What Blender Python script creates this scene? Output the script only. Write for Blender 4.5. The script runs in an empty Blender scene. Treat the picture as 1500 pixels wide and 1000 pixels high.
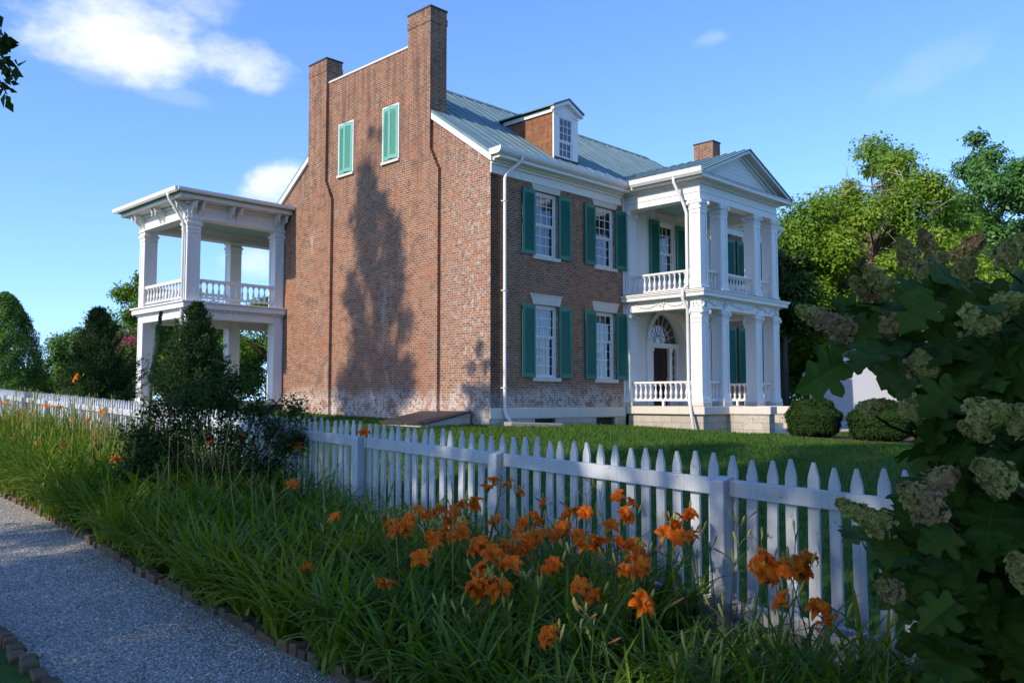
import bpy, math, random
import numpy as np
from mathutils import Vector, Matrix
random.seed(7); RNG = np.random.default_rng(11)
SC = bpy.context.scene; COL = SC.collection
R = math.radians
# ------------------------------------------------------------------ camera
PITCH = math.atan(86/1275.0); EYE = 1.65
cd = bpy.data.cameras.new("camera"); cam = bpy.data.objects.new("camera", cd); COL.objects.link(cam)
cam.location = (0, 0, EYE); cam.rotation_euler = (math.pi/2+PITCH, 0, 0)
cd.sensor_width = 36; cd.lens = 36*1275/1500; cd.clip_end = 3000; cd.clip_start = 0.05
SC.camera = cam
# ------------------------------------------------------------------ directions
AF = R(44.48)
Fv = np.array([math.sin(AF), math.cos(AF), 0]); Gv = np.array([-math.cos(AF), math.sin(AF), 0])
HO = np.array([-0.638, 25.5, 0.0])                       # near corner of the house
P0 = np.array([2.139, 5.07, 0]); Dv = np.array([-.6478, .7618, 0]); Nv = np.array([.7618, .6478, 0])   # the fence line
SUN_EL = R(29); SUN_OFF = R(1.0)
sun_h = -Fv*math.cos(SUN_OFF)+Gv*math.sin(SUN_OFF)
Sdir = Vector((sun_h[0]*math.cos(SUN_EL), sun_h[1]*math.cos(SUN_EL), math.sin(SUN_EL)))
# ------------------------------------------------------------------ world, sun, exposure
SC.view_settings.view_transform = 'Standard'; SC.view_settings.look = 'None'
SC.view_settings.exposure = 0.36; SC.view_settings.gamma = 1.0
SKY_STRENGTH = 0.15
wd = bpy.data.worlds.new("World"); SC.world = wd; wd.use_nodes = True
def build_world():
    nt = wd.node_tree; nt.nodes.clear(); N = nt.nodes.new; L = nt.links.new
    out = N('ShaderNodeOutputWorld'); bg = N('ShaderNodeBackground'); bg.inputs[1].default_value = SKY_STRENGTH
    sky = N('ShaderNodeTexSky'); sky.sky_type = 'NISHITA'; sky.sun_disc = False
    sky.sun_elevation = SUN_EL; sky.sun_rotation = math.atan2(Sdir.x, Sdir.y)
    sky.air_density = 1.0; sky.dust_density = 0.2; sky.ozone_density = 2.0; sky.altitude = 100
    hs = N('ShaderNodeHueSaturation'); hs.inputs['Saturation'].default_value = 1.2; hs.inputs['Value'].default_value = 1.95; hs.inputs['Hue'].default_value = .511
    L(sky.outputs[0], hs.inputs['Color'])
    tc = N('ShaderNodeTexCoord')
    lift = N('ShaderNodeVectorMath'); lift.operation = 'ADD'; L(tc.outputs['Generated'], lift.inputs[0]); lift.inputs[1].default_value = (0, 0, .13); L(lift.outputs[0], sky.inputs['Vector'])
    def math_(op, a, b=None, clamp=False):
        m = N('ShaderNodeMath'); m.operation = op; m.use_clamp = clamp
        for i, v in enumerate((a, b)):
            if v is None: continue
            if isinstance(v, (int, float)): m.inputs[i].default_value = v
            else: L(v, m.inputs[i])
        return m.outputs[0]
    def dot(vec):
        d = N('ShaderNodeVectorMath'); d.operation = 'DOT_PRODUCT'; L(tc.outputs['Generated'], d.inputs[0]); d.inputs[1].default_value = vec
        return d.outputs['Value']
    def noise(scale, detail, rough, stretch=(1, 1, 1), off=(0, 0, 0)):
        mp = N('ShaderNodeMapping'); mp.inputs['Scale'].default_value = stretch; mp.inputs['Location'].default_value = off
        L(tc.outputs['Generated'], mp.inputs[0])
        n = N('ShaderNodeTexNoise'); n.inputs['Scale'].default_value = scale; n.inputs['Detail'].default_value = detail; n.inputs['Roughness'].default_value = rough
        L(mp.outputs[0], n.inputs['Vector']); return n.outputs['Fac']
    fw = np.array([0, math.cos(PITCH), math.sin(PITCH)]); up = np.array([0, -math.sin(PITCH), math.cos(PITCH)]); rt = np.array([1., 0, 0])
    def d_of(x, y):
        v = fw+rt*(x-750)/1275-up*(y-500)/1275; return v/np.linalg.norm(v)
    n1 = noise(7, 9, .6, (1, 1, 2.0)); n2 = noise(26, 6, .6, (1, 1, 1.5), (3, 1, 2))
    nn = math_('ADD', math_('MULTIPLY', math_('SUBTRACT', n1, .5), 2.1), math_('MULTIPLY', math_('SUBTRACT', n2, .5), 1.0))
    tot = None
    #  centre px, end of long axis px, half width px, peak whiteness, bias
    for (cx, cy, ex, ey, w, s, bias) in ((170, 45, 330, 70, 62, .95, .42), (350, 88, 450, 122, 40, .8, .25), (300, 12, 380, 30, 32, .45, .1), (110, 28, 30, 0, 45, .6, .1), (402, 275, 460, 250, 36, .95, .42), (370, 385, 440, 370, 34, .55, .2),
                                         (1045, 57, 1085, 44, 18, .30, -.12), (1380, 90, 1500, 30, 34, .10, .3), (140, 100, 230, 120, 26, .22, .1), (230, 130, 330, 160, 16, .14, .1)):
        c = d_of(cx, cy); e = d_of(ex, ey); a = e-c; la = np.linalg.norm(a); a /= la; b = np.cross(c, a); b /= np.linalg.norm(b)
        wb = w/1275
        u = math_('DIVIDE', math_('SUBTRACT', dot(tuple(a)), float(a@c)), la); v = math_('DIVIDE', math_('SUBTRACT', dot(tuple(b)), float(b@c)), wb)
        g = math_('SUBTRACT', 1.0, math_('ADD', math_('MULTIPLY', u, u), math_('MULTIPLY', v, v)))     # 1 in the middle, 0 on the rim
        x = math_('ADD', math_('ADD', math_('MULTIPLY', math_('MAXIMUM', g, -1.5), .95), nn), bias-.45)
        mr = N('ShaderNodeMapRange'); mr.interpolation_type = 'SMOOTHSTEP'; L(x, mr.inputs[0]); mr.inputs[1].default_value = -.15; mr.inputs[2].default_value = 1.0
        val = math_('MULTIPLY', math_('MULTIPLY', mr.outputs[0], s), math_('GREATER_THAN', dot((0, 1, 0)), 0.0))
        tot = val if tot is None else math_('MAXIMUM', tot, val)
    mx = N('ShaderNodeMix'); mx.data_type = 'RGBA'
    L(tot, mx.inputs['Factor']); L(hs.outputs[0], mx.inputs['A']); mx.inputs['B'].default_value = (5.9, 6.1, 6.5, 1)
    L(mx.outputs['Result'], bg.inputs[0]); L(bg.outputs[0], out.inputs[0])
build_world()
sd = bpy.data.lights.new("sun", 'SUN'); sd.energy = 4.2; sd.angle = R(0.53); sd.color = (1.0, .87, .70)
so = bpy.data.objects.new("sun", sd); COL.objects.link(so); so.rotation_euler = Sdir.to_track_quat('Z', 'Y').to_euler(); so.location = (-30, -30, 40)

# ------------------------------------------------------------------ helpers: objects
def tag(o, label=None, cat=None, group=None, kind=None):
    if label: o['label'] = label
    if cat: o['category'] = cat
    if group: o['group'] = group
    if kind: o['kind'] = kind
    return o
def empty(name, loc=(0, 0, 0), rz=0.0, parent=None):
    o = bpy.data.objects.new(name, None); COL.objects.link(o); o.location = loc; o.rotation_euler = (0, 0, rz); o.empty_display_size = .2
    if parent: o.parent = parent
    return o
def link(name, me, parent=None, loc=None):
    o = bpy.data.objects.new(name, me); COL.objects.link(o)
    if parent: o.parent = parent
    if loc is not None: o.location = loc
    return o
def children(o): return [c for c in bpy.data.objects if c.parent == o]
def copy_tree(o, parent=None, kids=None):
    c = o.copy(); COL.objects.link(c); c.parent = parent
    for ch in (kids(o) if kids else children(o)):
        k = ch.copy(); COL.objects.link(k); k.parent = c
    return c
def np_mesh(name, V, Fq, mat, smooth=False, Ft=None):
    """mesh straight from arrays: V (n,3), Fq (m,4) quads, Ft (k,3) triangles"""
    me = bpy.data.meshes.new(name); V = np.asarray(V, dtype=np.float32)
    idx = []; tot = []
    if Fq is not None and len(Fq): Fq = np.asarray(Fq, dtype=np.int32); idx.append(Fq.ravel()); tot.append(np.full(len(Fq), 4, np.int32))
    if Ft is not None and len(Ft): Ft = np.asarray(Ft, dtype=np.int32); idx.append(Ft.ravel()); tot.append(np.full(len(Ft), 3, np.int32))
    idx = np.concatenate(idx); tot = np.concatenate(tot)
    me.vertices.add(len(V)); me.vertices.foreach_set("co", V.ravel())
    me.loops.add(len(idx)); me.loops.foreach_set("vertex_index", idx)
    me.polygons.add(len(tot)); st = np.concatenate(([0], np.cumsum(tot)[:-1])).astype(np.int32)
    me.polygons.foreach_set("loop_start", st); me.polygons.foreach_set("loop_total", tot)
    if smooth: me.polygons.foreach_set("use_smooth", np.ones(len(tot), dtype=bool))
    me.update(calc_edges=True); me.validate(); me.materials.append(mat)
    return me
class MB:
    def __init__(s): s.v = []; s.f = []
    def add(s, vs, fs):
        o = len(s.v); s.v += [tuple(map(float, p)) for p in vs]; s.f += [tuple(i+o for i in f) for f in fs]; return s
    def box(s, x0, x1, y0, y1, z0, z1):
        x0, x1 = sorted((x0, x1)); y0, y1 = sorted((y0, y1)); z0, z1 = sorted((z0, z1))
        return s.add([(x0, y0, z0), (x1, y0, z0), (x1, y1, z0), (x0, y1, z0), (x0, y0, z1), (x1, y0, z1), (x1, y1, z1), (x0, y1, z1)],
                     [(3, 2, 1, 0), (4, 5, 6, 7), (0, 1, 5, 4), (1, 2, 6, 5), (2, 3, 7, 6), (3, 0, 4, 7)])
    def prism(s, poly, axis, a0, a1):
        """poly of 2-D points extruded along axis ('x': poly is (y,z); 'y': (x,z); 'z': (x,y))"""
        n = len(poly)
        def m(p, a): return {'x': (a, p[0], p[1]), 'y': (p[0], a, p[1]), 'z': (p[0], p[1], a)}[axis]
        vs = [m(p, a0) for p in poly]+[m(p, a1) for p in poly]
        fs = [tuple(range(n)), tuple(range(2*n-1, n-1, -1))]+[((i+1) % n, i, i+n, (i+1) % n+n) for i in range(n)]
        return s.add(vs, fs)
    def quad(s, a, b, c, d): return s.add([a, b, c, d], [(0, 1, 2, 3)])
    def lathe(s, prof, seg, at=(0, 0, 0)):
        vs = [(at[0]+r*math.cos(2*math.pi*k/seg), at[1]+r*math.sin(2*math.pi*k/seg), at[2]+z) for r, z in prof for k in range(seg)]
        fs = [(i*seg+k, i*seg+(k+1) % seg, (i+1)*seg+(k+1) % seg, (i+1)*seg+k) for i in range(len(prof)-1) for k in range(seg)]
        fs += [tuple(range(seg-1, -1, -1)), tuple((len(prof)-1)*seg+k for k in range(seg))]
        return s.add(vs, fs)
    def tube(s, pts, rad, seg=8, cap=True):
        V, Fc = tube_arrays(pts, rad, seg); s.add(V, [tuple(f) for f in Fc])
        if cap:
            o = len(s.v)-len(V); n = len(pts); s.f.append(tuple(o+k for k in range(seg-1, -1, -1))); s.f.append(tuple(o+(n-1)*seg+k for k in range(seg)))
        return s
    def mesh(s, name, mat, smooth=False):
        me = bpy.data.meshes.new(name); me.from_pydata(s.v, [], s.f); me.update(); me.materials.append(mat)
        if smooth: me.polygons.foreach_set("use_smooth", [True]*len(me.polygons))
        return me
    def build(s, name, mat, parent=None, smooth=False, loc=None, bevel=0):
        o = link(name, s.mesh(name, mat, smooth), parent, loc)
        if bevel:
            b = o.modifiers.new("bevel", 'BEVEL'); b.width = bevel; b.segments = 1; b.limit_method = 'ANGLE'
        return o
def tube_arrays(pts, rad, seg=6):
    P = np.asarray(pts, float); n = len(P)
    if np.isscalar(rad): rad = [rad]*n
    T = np.gradient(P, axis=0) if n > 2 else np.repeat((P[1]-P[0])[None], n, 0)
    T /= np.linalg.norm(T, axis=1)[:, None]+1e-12
    ref = np.array([0, 0, 1.]) if abs(T[0][2]) < .9 else np.array([1., 0, 0])
    V = []
    for i in range(n):
        a = np.cross(T[i], ref); a /= np.linalg.norm(a)+1e-12; b = np.cross(T[i], a); ref = np.cross(a, T[i])
        for k in range(seg):
            an = 2*math.pi*k/seg; V.append(P[i]+rad[i]*(a*math.cos(an)+b*math.sin(an)))
    Fc = [(i*seg+k, i*seg+(k+1) % seg, (i+1)*seg+(k+1) % seg, (i+1)*seg+k) for i in range(n-1) for k in range(seg)]
    return np.array(V), np.array(Fc)
def merge(parts):
    V = []; Fq = []; o = 0
    for v, f in parts: V.append(v); Fq.append(np.asarray(f)+o); o += len(v)
    return np.concatenate(V), np.concatenate(Fq)

# ------------------------------------------------------------------ helpers: the ground
def sstep(a, b, x): u = np.clip((x-a)/(b-a), 0, 1); return u*u*(3-2*u)
def tn(x, y): return (x-P0[0])*Dv[0]+(y-P0[1])*Dv[1], (x-P0[0])*Nv[0]+(y-P0[1])*Nv[1]
def gz_tn(t, n):
    t = np.asarray(t, float); n = np.asarray(n, float)
    rise = .40*sstep(0, 11.5, n)-.33*sstep(11.5, 24, n)
    return .028*np.clip(t, -14, 45)+rise
def gz(x, y): return float(gz_tn(*tn(x, y)))
def wp(t, n, z=0.0): p = P0+Dv*t+Nv*n; return np.array([p[0], p[1], float(gz_tn(t, n))+z])
def hw(s, q, z): p = HO+Fv*s+Gv*q; return np.array([p[0], p[1], z])
def pix(x, y, d):                     # the point d metres ahead of the lens that projects to photo pixel (x, y)
    fw = np.array([0, math.cos(PITCH), math.sin(PITCH)]); up = np.array([0, -math.sin(PITCH), math.cos(PITCH)])
    v = fw+np.array([1., 0, 0])*(x-750)/1275-up*(y-500)/1275
    return np.array([0, 0, EYE])+v*(d/v[1])

# ------------------------------------------------------------------ materials
class NB:
    def __init__(s, name):
        s.m = bpy.data.materials.new(name); s.m.use_nodes = True; s.t = s.m.node_tree; s.t.nodes.clear()
        s.out = s.n('ShaderNodeOutputMaterial')
    def n(s, t, **kw):
        x = s.t.nodes.new(t)
        for k, v in kw.items(): setattr(x, k, v)
        return x
    def l(s, a, b): s.t.links.new(a, b)
    def put(s, sock, v):
        if v is None: return
        if hasattr(v, 'is_output'): s.l(v, sock)
        else: sock.default_value = v
    def mix(s, f, a, b, blend='MIX'):
        m = s.n('ShaderNodeMix', data_type='RGBA', blend_type=blend); s.put(m.inputs['Factor'], f)
        for k, v in (('A', a), ('B', b)): s.put(m.inputs[k], v if hasattr(v, 'is_output') else (*v[:3], 1))
        return m.outputs['Result']
    def ma(s, op, a, b=None, c=None, clamp=False):
        m = s.n('ShaderNodeMath', operation=op, use_clamp=clamp)
        for i, v in enumerate((a, b, c)): s.put(m.inputs[i], v)
        return m.outputs[0]
    def noise(s, vec, scale, detail=4, rough=.55, out='Fac'):
        x = s.n('ShaderNodeTexNoise'); x.inputs['Scale'].default_value = scale; x.inputs['Detail'].default_value = detail; x.inputs['Roughness'].default_value = rough
        if vec is not None: s.l(vec, x.inputs['Vector'])
        return x.outputs[out]
    def ramp(s, f, stops):
        x = s.n('ShaderNodeValToRGB'); s.l(f, x.inputs[0]); e = x.color_ramp.elements
        while len(e) < len(stops): e.new(.5)
        for i, (p, c) in enumerate(stops): e[i].position = p; e[i].color = (*c, 1) if len(c) == 3 else c
        return x.outputs[0]
    def smooth(s, f, a, b):
        x = s.n('ShaderNodeMapRange', interpolation_type='SMOOTHSTEP', clamp=True); s.put(x.inputs[0], f); x.inputs[1].default_value = a; x.inputs[2].default_value = b
        return x.outputs[0]
    def obj(s): return s.n('ShaderNodeTexCoord').outputs['Object']
    def xyz(s, v): x = s.n('ShaderNodeSeparateXYZ'); s.l(v, x.inputs[0]); return x.outputs
    def comb(s, x, y, z):
        c = s.n('ShaderNodeCombineXYZ')
        for i, v in enumerate((x, y, z)): s.put(c.inputs[i], v)
        return c.outputs[0]
    def bump(s, h, strength=.3, dist=.01, normal=None):
        b = s.n('ShaderNodeBump'); b.inputs['Strength'].default_value = strength; b.inputs['Distance'].default_value = dist; s.l(h, b.inputs['Height'])
        if normal is not None: s.l(normal, b.inputs['Normal'])
        return b.outputs[0]
    def pbr(s, col, rough=.6, spec=.4, normal=None, metal=0):
        p = s.n('ShaderNodeBsdfPrincipled'); s.put(p.inputs['Base Color'], col if hasattr(col, 'is_output') else (*col[:3], 1)); s.put(p.inputs['Roughness'], rough)
        p.inputs['Specular IOR Level'].default_value = spec; p.inputs['Metallic'].default_value = metal
        if normal is not None: s.l(normal, p.inputs['Normal'])
        return p.outputs[0]
    def done(s, sh): s.l(sh, s.out.inputs['Surface']); return s.m
def wall_uv(b):
    """metres along the wall and up it, from object space, whatever side the wall faces"""
    tc = b.n('ShaderNodeTexCoord'); p = b.xyz(tc.outputs['Object']); n = b.xyz(tc.outputs['Normal'])
    nx = b.ma('GREATER_THAN', b.ma('ABSOLUTE', n[0]), b.ma('ABSOLUTE', n[1]))
    u = b.ma('ADD', b.ma('MULTIPLY', p[1], nx), b.ma('MULTIPLY', p[0], b.ma('SUBTRACT', 1.0, nx)))
    return b.comb(u, p[2], 0.0), u, p[2], tc.outputs['Object'], nx
def brick_mat(name, c1, c2, mortar, stain=1.0, painted=None):
    b = NB(name); uv, u, z, ob, nx = wall_uv(b)
    t = b.n('ShaderNodeTexBrick'); b.l(uv, t.inputs['Vector']); t.inputs['Scale'].default_value = 1; t.inputs['Brick Width'].default_value = .215; t.inputs['Row Height'].default_value = .074
    t.inputs['Mortar Size'].default_value = .0088; t.inputs['Mortar Smooth'].default_value = .25; t.inputs['Bias'].default_value = -.1; t.offset = .5
    t.inputs['Color1'].default_value = (*c1, 1); t.inputs['Color2'].default_value = (*c2, 1); t.inputs['Mortar'].default_value = (*mortar, 1)
    big = b.noise(ob, .55, 6, .6); mid = b.noise(ob, 3.2, 5, .65)
    st = b.n('ShaderNodeMapping'); st.inputs['Scale'].default_value = (5.5, 5.5, .3); b.l(ob, st.inputs[0]); streak = b.noise(st.outputs[0], 1.0, 4, .6)
    col = b.mix(b.smooth(big, .35, .68), t.outputs['Color'], b.mix(.38, t.outputs['Color'], (.30, .145, .085)))
    col = b.mix(b.ma('MULTIPLY', b.smooth(mid, .46, .72), .6), col, (.085, .05, .042)); col = b.mix(b.ma('MULTIPLY', b.smooth(b.noise(ob, 1.5, 5, .6), .5, .7), .4), col, (.30, .10, .05))
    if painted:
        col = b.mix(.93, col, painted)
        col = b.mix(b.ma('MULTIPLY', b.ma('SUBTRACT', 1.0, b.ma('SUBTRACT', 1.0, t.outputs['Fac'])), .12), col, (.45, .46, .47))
    else:
        # lime and salt bloom: a ragged band over the foundation, patches above, runs under the sills
        fine = b.noise(ob, 7.0, 6, .7); zz = b.ma('ADD', z, b.ma('MULTIPLY', b.ma('SUBTRACT', big, .5), 1.3))
        low = b.ma('MULTIPLY', b.ma('MULTIPLY', b.ma('SUBTRACT', 1.0, b.smooth(zz, 1.65, 2.2)), b.smooth(fine, .38, .54)), b.smooth(b.noise(ob, 1.4, 5, .7), .36, .52))
        nearc = b.ma('MULTIPLY', b.ma('MULTIPLY', b.ma('SUBTRACT', 1.0, b.smooth(u, .6, 3.4)), nx), b.ma('MULTIPLY', b.smooth(fine, .42, .66), b.smooth(mid, .36, .62)))
        patch = b.ma('MULTIPLY', b.smooth(b.noise(ob, .9, 5, .6), .54, .72), b.ma('MULTIPLY', b.smooth(streak, .45, .7), .35))
        w = b.ma('MAXIMUM', b.ma('MULTIPLY', b.ma('MULTIPLY', low, .9), b.ma('ADD', .58, b.ma('MULTIPLY', t.outputs['Fac'], .42))), b.ma('MAXIMUM', b.ma('MULTIPLY', nearc, .55), patch))
        col = b.mix(b.ma('MULTIPLY', w, stain), col, (.62, .58, .53))
        soot = b.ma('MULTIPLY', b.smooth(streak, .40, .68), b.smooth(b.ma('ADD', z, b.ma('MULTIPLY', big, 4.0)), 9.0, 12.5))
        col = b.mix(b.ma('MULTIPLY', soot, .6), col, (.085, .055, .042))
    h = b.ma('ADD', b.ma('MULTIPLY', b.ma('SUBTRACT', 1.0, t.outputs['Fac']), 1.0), b.ma('MULTIPLY', b.noise(ob, 40, 3), .4))
    return b.done(b.pbr(col, .88, .2, b.bump(h, .5, .006)))
def paint_mat(name, c, rough=.5, dirt=.25, dirtc=(.42, .40, .36), grain=(3, 3, 1), spec=.35):
    b = NB(name); ob = b.obj(); mp = b.n('ShaderNodeMapping'); mp.inputs['Scale'].default_value = grain; b.l(ob, mp.inputs[0])
    a = b.noise(mp.outputs[0], 2.2, 6, .65); f = b.noise(ob, 23, 4, .6)
    col = b.mix(b.ma('MULTIPLY', b.smooth(a, .48, .8), dirt), c, dirtc)
    col = b.mix(b.ma('MULTIPLY', b.smooth(f, .62, .8), dirt*.8), col, tuple(x*.6 for x in c))
    return b.done(b.pbr(col, rough, spec, b.bump(f, .12, .004)))
M = {}
M['brick'] = brick_mat('old_red_brick', (.265, .108, .058), (.088, .046, .033), (.45, .37, .27))
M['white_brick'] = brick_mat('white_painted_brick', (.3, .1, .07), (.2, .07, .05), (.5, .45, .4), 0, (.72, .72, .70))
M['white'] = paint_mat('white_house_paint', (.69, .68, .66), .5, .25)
M['shaded_white'] = brick_mat('shade_tinted_white_brick', (.3, .1, .07), (.2, .07, .05), (.5, .45, .4), 0, (.38, .42, .50))  # outbuilding's white brick, bluish shade put into the paint colour
M['cream'] = paint_mat('cream_stone', (.56, .52, .45), .75, .4, (.3, .28, .25))
M['teal'] = paint_mat('green_shutter_paint', (.018, .150, .112), .42, .5, (.03, .19, .15), (2, 2, .6))
M['aqua'] = paint_mat('sunlit_green_shutter_paint', (.12, .36, .29), .55, .4, (.2, .44, .37), (2, 2, .6))  # the same shutter green, lightened: sunlight on the gable put into the colour
M['haint'] = paint_mat('pale_green_ceiling_paint', (.26, .38, .345), .6, .2, (.2, .3, .28))
M['stone'] = None
def stone_mat():
    b = NB('foundation_limestone'); uv, u, z, ob, nx = wall_uv(b)
    t = b.n('ShaderNodeTexBrick'); b.l(uv, t.inputs['Vector']); t.inputs['Scale'].default_value = 1; t.inputs['Brick Width'].default_value = .72; t.inputs['Row Height'].default_value = .23
    t.inputs['Mortar Size'].default_value = .008; t.inputs['Color1'].default_value = (.36, .33, .28, 1); t.inputs['Color2'].default_value = (.44, .40, .33, 1); t.inputs['Mortar'].default_value = (.2, .18, .15, 1)
    n = b.noise(ob, 4, 6, .65); f = b.noise(ob, 14, 6, .7)
    col = b.mix(b.ma('MULTIPLY', b.smooth(n, .45, .7), .45), t.outputs['Color'], (.26, .22, .17))
    col = b.mix(b.ma('MULTIPLY', b.ma('MULTIPLY', b.smooth(f, .52, .66), b.smooth(b.noise(ob, 1.1, 4), .45, .62)), .75), col, (.68, .67, .64))
    return b.done(b.pbr(col, .9, .2, b.bump(b.ma('ADD', f, b.ma('MULTIPLY', b.ma('SUBTRACT', 1.0, t.outputs['Fac']), .8)), .5, .012)))
M['stone'] = stone_mat()
def roof_mat():
    b = NB('weathered_green_metal_roof'); ob = b.obj(); mp = b.n('ShaderNodeMapping'); mp.inputs['Scale'].default_value = (4, .5, .5); b.l(ob, mp.inputs[0])
    a = b.noise(mp.outputs[0], 1.2, 6, .6); f = b.noise(ob, 1.4, 6, .6)
    col = b.mix(b.smooth(a, .35, .7), (.105, .182, .195), (.18, .265, .278)); col = b.mix(b.ma('MULTIPLY', b.smooth(f, .5, .75), .35), col, (.28, .36, .36))
    return b.done(b.pbr(col, .62, .3, b.bump(f, .15, .01)))
M['roof'] = roof_mat()
def rust_mat():
    b = NB('rusty_tin_shingle'); uv, u, z, ob, nx = wall_uv(b); t = b.n('ShaderNodeTexBrick'); b.l(uv, t.inputs['Vector']); t.inputs['Scale'].default_value = 1; t.inputs['Brick Width'].default_value = .30; t.inputs['Row Height'].default_value = .21; t.inputs['Mortar Size'].default_value = .012; t.inputs['Mortar Smooth'].default_value = .6
    t.inputs['Color1'].default_value = (.25, .105, .045, 1); t.inputs['Color2'].default_value = (.17, .075, .04, 1); t.inputs['Mortar'].default_value = (.10, .055, .035, 1)
    mp = b.n('ShaderNodeMapping'); mp.inputs['Scale'].default_value = (9, 9, 1.2); b.l(ob, mp.inputs[0]); n = b.noise(mp.outputs[0], 1, 5, .7)
    col = b.mix(b.ma('MULTIPLY', b.smooth(n, .45, .7), .6), t.outputs['Color'], (.30, .16, .09)); col = b.mix(b.ma('MULTIPLY', b.smooth(b.noise(ob, 5, 5, .7), .56, .7), .6), col, (.30, .29, .26))
    return b.done(b.pbr(col, .8, .2, b.bump(t.outputs['Fac'], .5, .008)))
M['rust'] = rust_mat()
M['dark'] = paint_mat('dark_metal', (.035, .034, .036), .6, .4, (.08, .07, .065))
M['hatch'] = paint_mat('brown_hatch_paint', (.040, .030, .030), .6, .5, (.13, .1, .09))
M['door'] = paint_mat('dark_oak_door', (.028, .012, .007), .6, .5, (.05, .022, .012), (9, 9, .6), .15)
M['brass'] = NB('brass'); M['brass'] = M['brass'].done(M['brass'].pbr((.6, .5, .3), .3, .5, None, 1))
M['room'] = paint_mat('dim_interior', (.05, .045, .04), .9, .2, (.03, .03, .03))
M['curtain'] = paint_mat('pale_curtain', (.30, .37, .39), .9, .3, (.2, .27, .29), (14, 14, .5))
def fence_mat():
    b = NB('weathered_white_fence_paint'); ob = b.obj(); oi = b.n('ShaderNodeObjectInfo'); off = b.n('ShaderNodeVectorMath'); off.operation = 'ADD'; b.l(ob, off.inputs[0]); b.l(b.comb(b.ma('MULTIPLY', oi.outputs['Random'], 91.0), 0.0, b.ma('MULTIPLY', oi.outputs['Random'], 37.0)), off.inputs[1]); v = off.outputs[0]
    mp = b.n('ShaderNodeMapping'); mp.inputs['Scale'].default_value = (60, 60, 2.2); b.l(v, mp.inputs[0]); grain = b.noise(mp.outputs[0], 1, 5, .7); blot = b.noise(v, 3.5, 6, .65); flake = b.noise(v, 26, 5, .7); z = b.xyz(ob)[2]
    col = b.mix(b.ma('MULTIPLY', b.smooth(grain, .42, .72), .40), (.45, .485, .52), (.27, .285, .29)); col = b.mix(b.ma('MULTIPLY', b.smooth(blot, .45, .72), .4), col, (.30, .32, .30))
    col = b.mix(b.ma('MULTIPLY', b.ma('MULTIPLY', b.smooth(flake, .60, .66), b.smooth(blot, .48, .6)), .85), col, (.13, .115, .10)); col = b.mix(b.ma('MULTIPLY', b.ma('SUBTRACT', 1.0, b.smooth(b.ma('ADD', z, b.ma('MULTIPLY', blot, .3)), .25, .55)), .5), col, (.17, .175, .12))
    return b.done(b.pbr(col, .65, .25, b.bump(grain, .35, .004)))
M['fence'] = fence_mat()
def glass_mat():
    b = NB('old_window_glass'); ob = b.obj(); nn = b.bump(b.noise(ob, 3.2, 2), .12, .02)
    g = b.n('ShaderNodeBsdfGlossy'); g.inputs['Roughness'].default_value = .03; g.inputs['Color'].default_value = (.95, .97, 1, 1); b.l(nn, g.inputs['Normal'])
    t = b.n('ShaderNodeBsdfTransparent'); t.inputs[0].default_value = (.80, .85, .85, 1)
    fr = b.n('ShaderNodeFresnel'); fr.inputs[0].default_value = 1.6; m = b.n('ShaderNodeMixShader'); b.l(b.ma('MULTIPLY', fr.outputs[0], 1.6, None, True), m.inputs[0]); b.l(t.outputs[0], m.inputs[1]); b.l(g.outputs[0], m.inputs[2])
    return b.done(m.outputs[0])
M['glass'] = glass_mat()
def leaf_mat(name, a, c, trans=.3, rough=.5, hue=None, scale=.6, spec=.3, tint=None, vein=False):
    """each leaf its own shade between colours a and c; hue adds a third colour in patches of the plant"""
    b = NB(name); g = b.n('ShaderNodeNewGeometry'); col = b.mix(g.outputs['Random Per Island'], a, c)
    if hue: col = b.mix(b.ma('MULTIPLY', b.smooth(b.noise(b.obj(), scale, 3), .45, .65), .7), col, hue)
    if vein:
        at = b.n('ShaderNodeAttribute'); at.attribute_name = 'vein'; col = b.mix(b.ma('MULTIPLY', at.outputs['Fac'], .6), col, (.10, .15, .035))
    p = b.pbr(col, rough, spec); t = b.n('ShaderNodeBsdfTranslucent'); b.l(b.mix(1.0, col, tint or (1.0, 1.0, .55), 'MULTIPLY'), t.inputs[0])
    m = b.n('ShaderNodeMixShader'); m.inputs[0].default_value = trans; b.l(p, m.inputs[1]); b.l(t.outputs[0], m.inputs[2]); return b.done(m.outputs[0])
M['leaf_yellow'] = leaf_mat('yellow_green_leaf', (.15, .27, .022), (.30, .42, .045), .42, .55, (.09, .21, .02), .35, .2)
M['leaf_green'] = leaf_mat('mid_green_leaf', (.06, .14, .016), (.12, .23, .028), .35, .5, (.05, .12, .03), .3)
M['leaf_deep'] = leaf_mat('deep_green_leaf', (.028, .065, .010), (.065, .125, .018), .3, .45)
M['leaf_blue'] = leaf_mat('blue_green_leaf', (.06, .16, .035), (.11, .25, .05), .3, .45)
M['leaf_bright'] = leaf_mat('bright_green_leaf', (.085, .18, .015), (.16, .28, .03), .4, .5)
M['leaf_dark'] = leaf_mat('dark_shrub_leaf', (.022, .044, .008), (.055, .092, .016), .25, .6, None, .6, .15)
M['conifer'] = leaf_mat('conifer_foliage', (.045, .125, .012), (.09, .20, .022), .15, .6)
M['juniper'] = leaf_mat('juniper_foliage', (.020, .050, .014), (.046, .092, .026), .15, .7, None, .6, .12)
M['box'] = leaf_mat('boxwood_leaf', (.014, .036, .008), (.034, .070, .014), .2, .7, None, .6, .1)
M['oakleaf'] = leaf_mat('oakleaf_hydrangea_leaf', (.030, .068, .008), (.075, .130, .012), .35, .6, None, .6, .15, None, True)
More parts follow.
